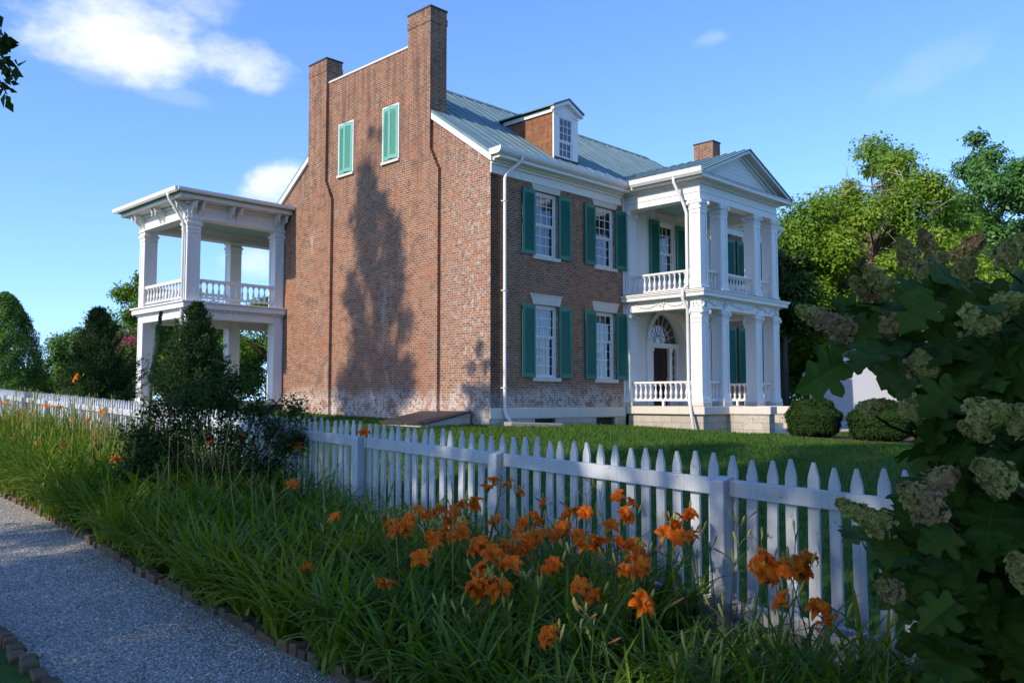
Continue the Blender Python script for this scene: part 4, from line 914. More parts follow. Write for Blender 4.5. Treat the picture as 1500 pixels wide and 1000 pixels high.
tree('shade_tree', 'tall deep green tree at the right edge, lower than the one in the corner', 'tree', at_px(1560, 52), 17, 5.2, 5, 'leaf_blue', 23, 40000, .28, 46, (.9, 1.9), .4, None, 1.0, 'bark', 0, (0, 0), .62)
tree('understory_tree', 'dark leafy tree with a grey trunk at the right end of the porch', 'tree', at_px(1152, 41), 8.6, 1.8, 4.0, 'leaf_deep', 24, 22000, .2, 36, (.6, 1.1), .22)
tree('understory_tree', 'dark low tree behind the white outbuilding', 'tree', at_px(1240, 52), 7.4, 4.4, 1.5, 'leaf_deep', 25, 30000, .24, 44, (.8, 1.6), .2)
tree('understory_tree', 'dark low tree behind the hydrangea at the right edge', 'tree', at_px(1440, 50), 8.0, 5.2, 1.0, 'leaf_deep', 26, 34000, .24, 48, (.8, 1.6), .2)
tree('understory_tree', 'small dark tree with drooping branches before the white outbuilding', 'tree', at_px(1345, 33), 3.9, 1.15, 1.3, 'leaf_deep', 27, 9000, .12, 26, (.3, .55), .07)
for i, (x, d, H, cr, lab) in enumerate(((205, 50, 7.2, 2.2, 'green tree behind the left post of the rear gallery, beside the pink crape myrtle'), (262, 56, 7.0, 3.0, 'bright green tree seen through the rear gallery, left of the dark cedar tip'), (325, 58, 6.7, 3.0, 'bright green tree seen through the rear gallery between its back post and the cedar'), (392, 54, 6.6, 3.4, 'bright green tree seen through the rear gallery next to the brick wall'), (120, 60, 5.0, 2.6, 'distant green tree behind the ragged dark juniper'))):
    tree('broadleaf_tree', lab, 'tree', at_px(x, d), H, cr, .4, 'leaf_bright' if i != 4 else 'leaf_green', 40+i, 26000, .2, 46, (.6, 1.3), .16, 'trees beyond the rear gallery')
# far woods along the horizon on both sides, one mass
def woods():
    rng = np.random.default_rng(77); C_ = []; Rr = []
    for x0, x1, d0, d1, h in ((-95, -44, 95, 105, 4.2), (6, 75, 78, 88, 9.5)):
        for k in range(120): x = rng.uniform(x0, x1); d = rng.uniform(d0, d1); hh = h*rng.uniform(.6, 1.1); C_ += [(x, d, 1+hh*u) for u in (.15, .5, .85)]; Rr += [rng.uniform(1.4, 2.6) for _ in range(3)]
    P, d = blob_points(C_, Rr, 60000, rng, .5); V, F_ = leaves(P, d+np.array([0, 0, .5]), .5, rng, .6)
    tag(link('distant_woods', np_mesh('distant_woods', V, F_, M['leaf_green'])), 'distant line of green woods along the horizon', 'woods', kind='stuff')
woods()
# --- trees outside the frame whose shade the photograph shows: a row behind and left of the camera, and one narrow tree that throws its outline on the gable
def fg(f, g): p = Fv*f+Gv*g; return gpos(p[0], p[1])
shadeA = tree('shade_tree', 'large leafy shade tree outside the frame, behind and to the left of the gravel path', 'tree', fg(-11, 2), 21.5, 6.0, 3.4, 'leaf_green', 51, 36000, .30, 60, (1.2, 2.2), .45, 'shade trees behind the gravel path')
for i, (f, g, rz, lab, sc) in enumerate(((-12, -8, 1.3, 'large shade tree outside the frame, farthest right behind the camera', 1.02), (-10.5, 7.9, 2.6, 'large shade tree outside the frame whose boughs reach into the top left corner', .62))):
    o = copy_tree(shadeA); o.location = fg(f, g); o.rotation_euler.z = rz; o['label'] = lab; o.scale = (sc, sc, 1.0 if i == 0 else .95)
tree('narrow_tree', 'tall narrow tree outside the frame that throws its shadow on the gable wall', 'tree', fg(-8, 24.35), 24.9, 2.75, 12.0, 'leaf_green', 61, 16500, .22, 120, (.35, .85), .2, None, .6, cone=True)
tree('young_tree', 'young thin tree outside the frame, left of the long picket fence', 'tree', fg(-3, 19.1), 14.6, .75, 10.2, 'leaf_green', 63, 2200, .2, 26, (.18, .42), .1, None, .6)
# the bough with leaves in the top left corner
def bough():
    rng = np.random.default_rng(5); root = empty('hanging_bough', tuple(pix(-120, -40, 5.2))); o0 = pix(-120, -40, 5.2)
    tag(root, 'dark leafy bough hanging into the top left corner of the picture', 'branch')
    ends = [pix(12, 62, 5.0), pix(18, 105, 5.0), pix(10, 138, 5.05), pix(-20, 90, 5.0), pix(-45, 130, 5.1), pix(-50, 50, 5.0)]
    st = []; V = []
    P = []; N_ = []
    for e in ends:
        m = (o0+e)/2+np.array([0, 0, .12]); pts = [o0-o0, m-o0, (m*.4+e*.6)-o0, e-o0]; st.append(tube_arrays(pts, [.03, .018, .010, .004], 5))
        for _ in range(26): u = rng.uniform(.55, 1.0); p = (1-u)*m+u*e-o0; P.append(p+rng.normal(size=3)*.035); N_.append((rng.normal()*.6, -1, rng.normal()*.6))
    V, F_ = leaves(np.array(P), np.array(N_), .085, rng, .6, .2, np.tile([0, 0, -.7], (len(P), 1)))
    link('foliage', np_mesh('foliage', V, F_, M['leaf_dark']), root); link('stem', np_mesh('stem', *merge(st), M['bark'], True), root)
bough()
# --- conifers
def conifer(name, label, base, H, Rb, mat, seed, n=22000, ls=.10, round_=.0, wild=.0, spray=3, core=.6):
    rng = np.random.default_rng(seed); root = empty(name, tuple(base)); tag(root, label, 'conifer')
    zz = rng.random(n)**(1.35); prof = (1-zz)**(.55 if round_ else .72); an = rng.uniform(0, 2*math.pi, n)
    lump = 1+.10*np.sin(an*5+zz*17)+.08*np.sin(an*9-zz*31)+wild*rng.normal(size=n)*.5
    low = np.clip(zz/.10+.55, 0, 1); r = Rb*prof*low*lump*(core+(1-core)*rng.random(n)**.5)
    P = np.stack((r*np.cos(an), r*np.sin(an), .08+zz*H*(.97)), 1); out = np.stack((np.cos(an), np.sin(an), np.full(n, .9)), 1)
    Vs = []; k = 0
    V, F_ = leaves(P, np.stack((np.cos(an), np.sin(an), np.full(n, .4)), 1), ls, rng, .22, .1, out)
    parts = [(V, F_)]
    if wild:      # feathery leaders that stand out of the outline
        for _ in range(90):
            z = rng.random()**.8; a = rng.uniform(0, 6.28); r0 = Rb*(1-z)**.72*.9; s = np.array([r0*math.cos(a), r0*math.sin(a), z*H*.93]); dd = unit(np.array([math.cos(a)*.8, math.sin(a)*.8, rng.uniform(.6, 2.2)])); L_ = rng.uniform(.25, .62)*(.75+.25*(1-z))*H/3.6
            m = 46; u = rng.random(m); Q = s+dd*(u*L_)[:, None]+np.array([0, 0, .15])*(u**2*L_)[:, None]+rng.normal(size=(m, 3))*.03*(1.1-u)[:, None]
            parts.append(leaves(Q, rng.normal(size=(m, 3)), ls*.9, rng, .2, .1, np.tile(dd, (m, 1))))
    link('foliage', np_mesh('foliage', *merge(parts), M[mat]), root)
    link('trunk', np_mesh('trunk', *tube_arrays([(0, 0, -.2), (0, 0, H*.5), (0, 0, H*.93)], [.09, .06, .015], 6), M['bark'], True), root)
    return root
conifer('clipped_conifer', 'rounded cone shaped bright green evergreen at the left edge behind the fence', at_px(2, 27), 4.25, 1.62, 'conifer', 71, 60000, .11, 1, 0, core=.72)
def feathery(name, label, base, H, Rb, mat, seed, nb=260, lean=0.0):
    """conifer of separate rising sprays, loose at the rim, with a ragged leader"""
    rng = np.random.default_rng(seed); root = empty(name, tuple(base)); tag(root, label, 'conifer'); parts = []; st = [tube_arrays([(0, 0, -.2), (lean*.4, 0, H*.5), (lean, 0, H*.95)], [.09, .055, .012], 6)]
    for k in range(nb):
        z = rng.random()**1.25*.97; a = rng.uniform(0, 6.28); L_ = (Rb*(1-z)**.8*rng.uniform(.55, 1.25)+.10*H*.35)*(1.0 if z > .12 else .8); el = R(rng.uniform(18, 50)+z*32); s = np.array([lean*z, 0, z*H*.93+.08]); dd = np.array([math.cos(a)*math.cos(el), math.sin(a)*math.cos(el), math.sin(el)])
        m = int(60+150*L_); u = rng.random(m)**.8; wid = .10*(1-u*.75)*min(1, L_)+.02
        side = unit(np.cross(dd, [0, 0, 1])); Q = s+dd*(u*L_)[:, None]+np.array([0, 0, .18])*(u**2*L_)[:, None]+side*(rng.normal(size=m)*wid*1.3)[:, None]+rng.normal(size=(m, 3))*(wid*.5)[:, None]
        ax = dd+side*np.sign(rng.normal(size=m))[:, None]*.5; parts.append(leaves(Q, rng.normal(size=(m, 3)), .085, rng, .26, .1, ax))
        st.append(tube_arrays([s, s+dd*L_*.5, s+dd*L_*.95+np.array([0, 0, .15*L_])], [.014, .009, .003], 3))
    link('foliage', np_mesh('foliage', *merge(parts), M[mat]), root); link('trunk', np_mesh('trunk', *merge(st), M['bark'], True), root); return root
feathery('juniper', 'ragged dark green juniper between the round evergreen and the pink crape myrtle', at_px(146, 25.5), 3.75, 1.38, 'juniper', 72, 480, -.12)
feathery('cedar', 'dark pointed cedar standing before the rear gallery', at_px(279, 20), 3.45, 1.14, 'juniper', 73, 560, .1)
# --- boxwoods
def boxwood(label, base, rx, h, seed):
    rng = np.random.default_rng(seed); root = empty('boxwood', tuple(base)); tag(root, label, 'bush', 'clipped boxwoods')
    n = 26000; d = unit(rng.normal(size=(n, 3))); lump = 1+.05*np.sin(d[:, 0]*7+seed)+.05*np.sin(d[:, 2]*9)+.04*np.sin(d[:, 1]*11)+.05*np.sin(d[:, 0]*19+d[:, 2]*23)*np.sin(d[:, 1]*21)+np.where(rng.random(n) < .03, .08, 0)*rng.random(n)
    r = lump*(.80+.2*rng.random(n)**.5); P = d*r[:, None]*np.array([rx, rx, h/2]); P[:, 2] = np.sign(P[:, 2])*np.abs(P[:, 2])**.92*(h/2)**.08+h/2; P[:, 2] = np.maximum(P[:, 2], .02)
    link('foliage', np_mesh('foliage', *leaves(P, d+np.array([0, 0, .3]), .065, rng, .6), M['box']), root)
    st = [tube_arrays([(0, 0, -.1), (math.cos(a)*.2, math.sin(a)*.2, h*.4), (math.cos(a)*rx*.6, math.sin(a)*rx*.6, h*.7)], [.035, .025, .01], 5) for a in np.linspace(0, 6, 7)]
    # dense twiggy heart
    m = 5000; d = unit(rng.normal(size=(m, 3))); Q = d*(rng.random(m)**.4*.78)[:, None]*np.array([rx, rx, h/2])+np.array([0, 0, h/2]); st.append(leaves(Q, d, .16, rng, .5))
    link('stems', np_mesh('stems', *merge(st), M['leaf_dark'] if False else M['box']), root)
boxwood('round clipped boxwood nearest the porch steps', at_px(1191, 26.6), .82, 1.24, 81)
boxwood('larger round clipped boxwood before the white outbuilding, partly behind the hydrangea', at_px(1290, 25.2), .90, 1.24, 82)
boxwood('low clipped boxwood mostly hidden behind the hydrangea leaves', at_px(1385, 25.5), .85, 1.05, 83)
# mulch under them and a strip of walk behind
def patch(name, px, d0, d1, mat, z, kind='structure'):
    vs = []; n = 28; c = np.array([(px[0]+px[1])/2, (d0+d1)/2])
    rnd = random.Random(9); pts = []
    for k in range(n):
        a = 2*math.pi*k/n; x = c[0]+(px[1]-px[0])/2*math.cos(a)*(1+rnd.uniform(-.05, .05)); d = c[1]+(d1-d0)/2*math.sin(a)*(1+rnd.uniform(-.06, .06)); l = (x-750)/1278*d; pts.append((l, d))
    cc = np.mean(pts, 0); vs = [(cc[0], cc[1], gz(*cc)+z)]
    for r in (.33, .66, 1.0): vs += [(cc[0]+(p[0]-cc[0])*r, cc[1]+(p[1]-cc[1])*r, gz(cc[0]+(p[0]-cc[0])*r, cc[1]+(p[1]-cc[1])*r)+z) for p in pts]
    fs = [(0, 1+k, 1+(k+1) % n) for k in range(n)]
    for q in range(2): fs += [(1+q*n+k, 1+(q+1)*n+k, 1+(q+1)*n+(k+1) % n, 1+q*n+(k+1) % n) for k in range(n)]
    me = bpy.data.meshes.new(name); me.from_pydata(vs, [], fs); me.materials.append(mat); return tag(link(name, me), kind=kind)
patch('mulch_bed', (1120, 1560), 23.2, 29.5, M['mulch'], .03)
patch('brick_walk', (1150, 1480), 31.5, 34, M['cream'], .05)
# --- crape myrtle
def crape():
    b = at_px(190, 36); root = tree('crape_myrtle', 'crape myrtle with pink flower heads left of the rear gallery', 'tree', b, 4.6, 1.25, .8, 'leaf_green', 91, 12000, .12, 28, (.35, .7), .08)
    rng = np.random.default_rng(92); P = []
    for (x, y) in ((172, 500), (180, 497), (190, 497), (176, 507), (186, 505), (195, 503), (182, 520), (186, 524), (178, 517), (189, 527), (196, 532), (168, 504)):
        c = pix(x, y, 35.2)-np.array(b); m = 130; P.append(c+rng.normal(size=(m, 3))*np.array([.11, .11, .10]))
    P = np.concatenate(P); link('flower_heads', np_mesh('flower_heads', *leaves(P, rng.normal(size=P.shape), .055, rng, .9), M['pinkflower']), root)
crape()
# --- the white outbuilding
def outbuilding():
    d = 36; b = at_px(1186, d); r = empty('white_outbuilding', b, R(-27)); tag(r, 'small white painted brick outbuilding with a gable, behind the boxwoods', 'outbuilding')
    w = 6.8; h = 2.72-b[2]; pk = h+1.6; m = MB(); m.prism([(0, -.3), (w, -.3), (w, h), (w/2, pk), (0, h)], 'y', 0, 7); m.build('wall', M['shaded_white'], r)
    f = MB(); s = (pk-h)/(w/2)
    for sg in (0, 1):
        xe = -.25 if sg == 0 else w+.25; ze = h-.25*s
        p = [(xe, ze+.002), (w/2, pk+.002), (w/2, pk+.16), (xe, ze+.16)]; f.prism(p if sg == 0 else p[::-1], 'y', -.15, 7.2)
    f.build('roof', M['roof'], r)
    t = MB()
    for sg in (0, 1):
        xe = -.25 if sg == 0 else w+.25; ze = h-.25*s; p = [(xe, ze-.16), (w/2, pk-.16), (w/2, pk), (xe, ze)]; t.prism(p if sg == 0 else p[::-1], 'y', -.05, -.003)
    t.build('rake_board', M['white'], r)
    g = MB(); g.box(4.6, 5.4, -.04, -.003, 0, 2.0); g.build('door', M['teal'], r)
outbuilding()
# --- lawn blades
def lawn():
    rng = np.random.default_rng(15); n = 290000
    t = rng.uniform(-9, 34, n); nn = .05+rng.random(n)**1.5*25; x = P0[0]+Dv[0]*t+Nv[0]*nn; y = P0[1]+Dv[1]*t+Nv[1]*nn
    rel = np.stack((x-HO[0], y-HO[1]), 1); s = rel@Fv[:2]; q = rel@Gv[:2]
    ok = ~((s > -.05) & (q > -.05)) & ~((s > 6.4) & (q > -4.7) & (s < 12)) & (y > 2) & (np.abs(x/y) < .80) & ~((s < 0) & (s > -2.2) & (q > .7) & (q < 3.05))
    l = x/y*1278+750; ok &= ~((y > 23.2) & (y < 29.5) & (l > 1135) & (l < 1545) & (((l-1340)/205)**2+((y-26.3)/2.9)**2 < .95))
    x, y, t, nn = x[ok], y[ok], t[ok], nn[ok]; n = len(x); z = gz_tn(t, nn)
    P = np.stack((x, y, z-.005), 1); dist = np.sqrt(x*x+y*y); h = rng.uniform(.035, .075, n)*(1+.02*dist); w = .0035*(1+.16*dist); a = rng.uniform(0, 6.28, n); ln = rng.normal(size=(n, 2))*.45
    b = np.stack((np.cos(a)*w, np.sin(a)*w, np.zeros(n)), 1); tip = P+np.stack((ln[:, 0]*h, ln[:, 1]*h, h), 1)
    V = np.stack((P-b, P+b, tip), 1).reshape(-1, 3); F_ = np.arange(3*n).reshape(-1, 3)
    tag(link('lawn_grass', np_mesh('lawn_grass', V, None, M['blade'], False, F_)), 'mown green lawn between the picket fence and the house', 'grass', kind='stuff')
    # rough grass on the camera side of the path
    n = 9000; t = rng.uniform(1, 9, n); nn = rng.uniform(-6, -3.78, n); P = P0[None]+t[:, None]*Dv+nn[:, None]*Nv; P[:, 2] = gz_tn(t, nn); h = rng.uniform(.02, .06, n); a = rng.uniform(0, 6.28, n); ln = rng.normal(size=(n, 2))*.6
    b = np.stack((np.cos(a)*.003, np.sin(a)*.003, np.zeros(n)), 1); tip = P+np.stack((ln[:, 0]*h, ln[:, 1]*h, h), 1)
    tag(link('verge_grass', np_mesh('verge_grass', np.stack((P-b, P+b, tip), 1).reshape(-1, 3), None, M['blade'], False, np.arange(3*n).reshape(-1, 3))), 'short rough grass on the near side of the gravel path', 'grass', kind='stuff')
lawn()
# --- daylily leaves: arching straps in clumps through the bed
def straps(P, az, L_, W, droop, rng, seg=6):
    n = len(P); u = np.linspace(0, 1, seg+1)[None]; el0 = rng.uniform(R(62), R(88), n)[:, None]; el = el0-droop[:, None]*u**1.3
    ds = (L_/seg)[:, None]; cx = np.concatenate((np.zeros((n, 1)), np.cumsum(np.cos(el[:, :-1])*ds, 1)), 1); cz = np.concatenate((np.zeros((n, 1)), np.cumsum(np.sin(el[:, :-1])*ds, 1)), 1)
    tw = rng.normal(size=n)[:, None]*.25*u; dx, dy = np.cos(az)[:, None], np.sin(az)[:, None]
    c = np.stack((P[:, 0, None]+cx*dx-tw*dy*.3*L_[:, None], P[:, 1, None]+cx*dy+tw*dx*.3*L_[:, None], P[:, 2, None]+cz), 2)
    w = W[:, None]*np.where(u < .12, .6+u*3, 1)*(1-u**3.2)**.8*.5+.0008; side = np.stack((-dy+0*cx, dx+0*cx, 0*cx), 2); upn = np.stack((-np.sin(el)*dx, -np.sin(el)*dy, np.cos(el)), 2)
    Lf = c+side*w[..., None]+upn*w[..., None]*.55; Rt = c-side*w[..., None]+upn*w[..., None]*.55
    V = np.stack((Lf, c, Rt), 2); m = 3*(seg+1); i = np.arange(n)[:, None, None]*m; k = np.arange(seg)[None, :, None]*3
    base = i+k; F_ = np.concatenate((np.concatenate((base, base+1, base+4, base+3), 2), np.concatenate((base+1, base+2, base+5, base+4), 2)), 1)
    return V.reshape(-1, 3), F_.reshape(-1, 4)
def lily_leaves():
    rng = np.random.default_rng(31); cl = []
    for k in range(1850):
        t = rng.uniform(-1.6, 21); n = rng.uniform(-2.26, -.16) if k < 1500 else rng.uniform(-2.34, -2.12)
        if rng.random() > np.clip(9/(t+6), .25, 1) or (t < 1.15 and n > -1.05 and rng.random() < .88) or (k < 1500 and rng.random() < .22): continue
        cl.append((t, n))
    P = []; az = []; L_ = []; W = []; dr = []
    for (t, n) in cl:
        far = t > 9; m = int(rng.integers(13, 22))
        for _ in range(m):
            a = rng.uniform(0, 6.28); p = wp(t+rng.normal()*.035, n+rng.normal()*.035, 0); front = n < -1.9
            P.append(p); az.append(a); L_.append(rng.uniform(.42, .86)*(.85 if front else 1.0)*(1+.5*float(sstep(5, 10, t)))); W.append(rng.uniform(.017, .034)); dr.append(rng.uniform(.5, 2.5))
    V, F_ = straps(np.array(P), np.array(az), np.array(L_), np.array(W), np.array(dr), rng)
    tag(link('daylily_foliage', np_mesh('daylily_foliage', V, F_, M['lilyleaf'], True)), 'dense arching strap leaves of daylilies filling the bed between path and fence', 'foliage', kind='stuff')
    m = 900; P = []; az = []
    for _ in range(m): P.append(wp(rng.uniform(-1.5, 14), rng.uniform(-2.28, -.2), 0)); az.append(rng.uniform(0, 6.28))
    V, F_ = straps(np.array(P), np.array(az), rng.uniform(.25, .6, m), rng.uniform(.006, .013, m), rng.uniform(1.5, 3.6, m), rng)
    tag(link('withered_leaves', np_mesh('withered_leaves', V, F_, M['dry'], True)), 'withered tan leaves drooping among the green daylily leaves', 'foliage', kind='stuff')
lily_leaves()
# --- daylily blooms
def petal(rng, L_, W, open_, curl, seg=7):
    """one petal from the throat outward in local +x, then recurved; returns (V, F)"""
    V = []; x = z = 0.0; el = R(78)
    for k in range(seg+1):
        u = k/seg; w = W*math.sin(math.pi*min(1, (u*.86+.12)))**.8*(1 if u < .96 else .45)*.5; ruf = .004*math.sin(k*2.3+rng.uniform(0, 3))
        V += [(x, w, z+ruf+w*.25), (x, w*.35, z+w*.02), (x, 0, z-.0025), (x, -w*.35, z+w*.02), (x, -w, z-ruf+w*.25)]
        e = el-(open_*min(1, u*2.0))-curl*max(0, u-.45)*2; x += L_/seg*math.cos(e); z += L_/seg*math.sin(e)
    F_ = [(k*5+j, k*5+j+1, (k+1)*5+j+1, (k+1)*5+j) for k in range(seg) for j in range(4)]
    return np.array(V), np.array(F_)
def flower_mesh(seed, double=True):
    rng = np.random.default_rng(seed); parts = []
    for ring, (n, L_, W, op, cu) in enumerate(((3, .080, .026, R(66), R(120)), (3, .080, .036, R(58), R(110)), (6, .070, .032, R(34), R(105)), (5, .054, .026, R(12), R(80)))[:4 if double else 2]):
        for k in range(n):
            v, f = petal(rng, L_*rng.uniform(.9, 1.1), W, op*rng.uniform(.8, 1.15), cu*rng.uniform(.7, 1.3)); a = 2*math.pi*(k+ring*.5)/n+rng.uniform(-.25, .25); c, s = math.cos(a), math.sin(a)
            v = np.stack((v[:, 0]*c-v[:, 1]*s, v[:, 0]*s+v[:, 1]*c, v[:, 2]), 1); parts.append((v, f))
    return np_mesh('flower', *merge(parts), M['petal'], True)
FLM = [flower_mesh(100+k, k % 4 != 3) for k in range(6)]
def bud_mesh(seed, L_, w, mat):
    m = MB(); m.lathe([(.0025, 0), (w*.55, L_*.12), (w*.8, L_*.35), (w, L_*.62), (w*.75, L_*.84), (w*.2, L_)], 7); return m.mesh('bud', M[mat], True)
BUDM = [bud_mesh(0, .075, .0085, 'bud'), bud_mesh(1, .055, .0068, 'bud'), bud_mesh(2, .035, .005, 'stem')]
SPM = bud_mesh(3, .075, .0065, 'spent')
def aim(o, d): o.rotation_euler = Vector(d).to_track_quat('Z', 'Y').to_euler()
def stalk(top, label, group, flowers, buds, rng, spent=0, facing=None):
    """one flowering stem: top is where its first bloom sits"""
    n0 = tn(top[0], top[1]); root_t = n0[0]+rng.normal()*.06; root_n = max(-2.2, min(-.12, n0[1]+rng.normal()*.05)); base = wp(root_t, root_n, 0)
    r = empty('daylily', tuple(base)); tag(r, label, 'flower', group)
    tp = np.array(top)-base-np.array([0, 0, .045]); m = tp*.55+np.array([rng.normal()*.02, rng.normal()*.02, .0]); pts = [np.zeros(3), m*.5+rng.normal(size=3)*.004, m, m*.4+tp*.6, tp]
    parts = [tube_arrays(pts, [.0052, .0048, .0042, .0036, .003], 5)]
    tips = []
    for k in range(flowers+buds+spent):
        a = rng.uniform(0, 6.28); L_ = 0 if k == 0 else rng.uniform(.035, .10); d = unit(np.array([math.cos(a)*.8, math.sin(a)*.8, .6])); e = tp+d*L_*(1 if k >= flowers else .9)
        if k: parts.append(tube_arrays([tp-np.array([0, 0, .03]), tp*.5+e*.5, e], [.003, .0026, .0024], 4))
        tips.append((e, d))
    link('stem', np_mesh('stem', *merge(parts), M['stem'], True), r)
    for k, (e, d) in enumerate(tips):
        if k < flowers:
            o = link('flower', FLM[rng.integers(0, 6)], r); f = unit(np.array([rng.normal()*.5-.15, -.45+rng.normal()*.4, .75])); o.location = tuple(e); aim(o, f); s = rng.uniform(1.08, 1.4)*(1.35 if root_t > 8 else 1); o.scale = (s, s, s)
            Q = o
        elif k < flowers+buds:
            o = link('bud', BUDM[0 if rng.random() < .45 else (1 if rng.random() < .6 else 2)], r); o.location = tuple(e); aim(o, unit(d*.55+np.array([0, 0, .8])))
        else: o = link('withered_bloom', SPM, r); o.location = tuple(e); aim(o, unit(d+np.array([0, 0, -.15])))
    return r
def bed_point(x, y, rng, hmin=.5, hmax=1.02):
    """where in the bed a bloom seen at photo pixel (x, y) stands: the ray meets the bed at a bloom's usual height"""
    best = None
    for n in np.linspace(-2.1, -.14, 50):
        fw = pix(x, y, 1.0)-np.array([0, 0, EYE]); den = fw[0]*Nv[0]+fw[1]*Nv[1]; k = (n-((0-P0[0])*Nv[0]+(0-P0[1])*Nv[1]))/den
        if k < 1: continue
        p = np.array([0, 0, EYE])+fw*k; h = p[2]-gz(p[0], p[1]); want = .62+.26*(n+2.1)/2+rng.normal()*.03
        if best is None or abs(h-want) < best[0]: best = (abs(h-want), p, h)
    return best[1]
BLOOMS = [(428,702),(537,629),(438,648),(492,750),(449,826),(563,849),(600,752),(582,770),(627,747),(615,812),(633,773),(662,742),(667,778),(683,762),(690,732),(713,707),(757,712),(725,757),(800,728),(762,772),(777,793),(793,758),(823,758),(845,740),(812,778),(867,793),(737,813),(750,800),(707,833),(690,855),(720,858),(807,823),(872,863),
 (920,727),(920,750),(1008,750),(1000,782),(930,795),(917,825),(935,830),(1117,818),(1123,838),(1157,823),(1180,832),(1153,868),(940,877),(1217,900),(973,770),(817,922),
 (8,587),(88,593),(51,603),(53,613),(107,608),(115,549),(54,645),(171,669),(242,661),(309,641),(354,635),(376,651),(430,701),(251,594),
 (575,762),(590,768),(640,742),(650,755),(655,770),(672,738),(640,785),(676,772),(700,800),(715,795),(728,808),(742,822),(765,800),(785,780),(770,757),(800,772),(825,770),(835,752),(858,745),(852,790),(700,848),(733,850),(905,790),(925,812),(985,765),(1012,778),(1110,822),(1135,825),(1172,822),(895,760),
 (30,600),(70,590),(140,640),(20,640),(98,650),(128,612),(152,598)]
def ordinal(k):
    w = ['first', 'second', 'third', 'fourth', 'fifth', 'sixth', 'seventh', 'eighth', 'ninth', 'tenth', 'eleventh', 'twelfth', 'thirteenth', 'fourteenth', 'fifteenth', 'sixteenth', 'seventeenth', 'eighteenth', 'nineteenth', 'twentieth', 'twenty-first', 'twenty-second', 'twenty-third', 'twenty-fourth', 'twenty-fifth', 'twenty-sixth', 'twenty-seventh', 'twenty-eighth', 'twenty-ninth', 'thirtieth', 'thirty-first', 'thirty-second', 'thirty-third', 'thirty-fourth', 'thirty-fifth']; return w[k]
def daylilies():
    rng = np.random.default_rng(41); zones = {}
    for (x, y) in BLOOMS:
        if x < 200: z = 'blooming before the far end of the fence'
        elif x < 480: z = 'blooming in front of the dark shrub'
        elif x < 1040 and y < 765: z = 'in the back row close to the fence'
        elif x < 1040 and y < 812: z = 'in the middle of the bed'
        elif x < 1040: z = 'low at the front of the bed'
        else: z = 'right of the nearest fence post'
        zones.setdefault(z, []).append((x, y))
    for z, L_ in zones.items():
        L_.sort()
        for k, (x, y) in enumerate(L_):
            p = bed_point(x, y+3, rng)
            pos = 'leftmost' if k == 0 else ('rightmost' if k == len(L_)-1 else ordinal(k)+' from the left')
            if k and k != len(L_)-1: pos = ordinal(k)+' from the left of those'
            else: pos += ' of those'
            nb = int(rng.integers(1, 4)); stalk(p, f'orange daylily, {pos} {z}', 'orange daylilies in bloom', 1 if x < 480 or rng.random() < .35 else 2, nb, rng, 1 if rng.random() < .35 else 0)
    # stems that carry only buds
    for (x, y) in [(870,705),(982,620+140),(1115,780),(1080,785),(1165,775),(1085,760),(985,700+110),(1040,790),(1020,800),(660,890),(745,880),(790,850),(850,905),(820,925),(870,900),(1007,945),(1045,960),(1090,925),(1100,905),(960,890),(1060,890),(990,965),(770,840),(655,760),(700,770),(545,760),(520,770),(895,815),(1075,810),(1230,940),(880,935),(475,770),(640,905),(950,800),(1135,935),(835,800),(690,900)]:
        p = bed_point(x, y, rng); stalk(p, 'daylily stem carrying yellow green buds and no open bloom, in the near bed', 'budding daylily stems', 0, int(rng.integers(2, 5)), rng, int(rng.random() < .5))
    # bare stems gone over, thick at the left end
    proto = None
    for k in range(210):
        u = rng.random(); t = 1.5+u*16 if k < 55 else 6+rng.random()*15; n = rng.uniform(-1.9, -.2); b = wp(t, n, 0); h = rng.uniform(.75, 1.2)+.25*float(sstep(6, 10, t)); d = rng.normal(size=2)*.10
        g_ = 1+.06*max(0, t-4); parts = [tube_arrays([(0, 0, 0), (d[0]*.4, d[1]*.4, h*.5), (d[0], d[1], h)], [.0048*g_, .0042*g_, .003*g_], 5)]
        for _ in range(int(rng.integers(2, 5))):
            s = np.array([d[0], d[1], h])*rng.uniform(.86, .98); dd = unit(np.array([rng.normal(), rng.normal(), 1.1]))*rng.uniform(.05, .14); parts.append(tube_arrays([s, s+dd*.6, s+dd], [.0028, .002, .0035], 4))
        tag(link('spent_daylily_stem', np_mesh('spent_daylily_stem', *merge(parts), M['dry' if rng.random() < .72 else 'stem'], True), None, tuple(b)), 'thin bare daylily stem gone over, standing above the leaves of the bed', 'flower stem', 'bare daylily stems')
daylilies()
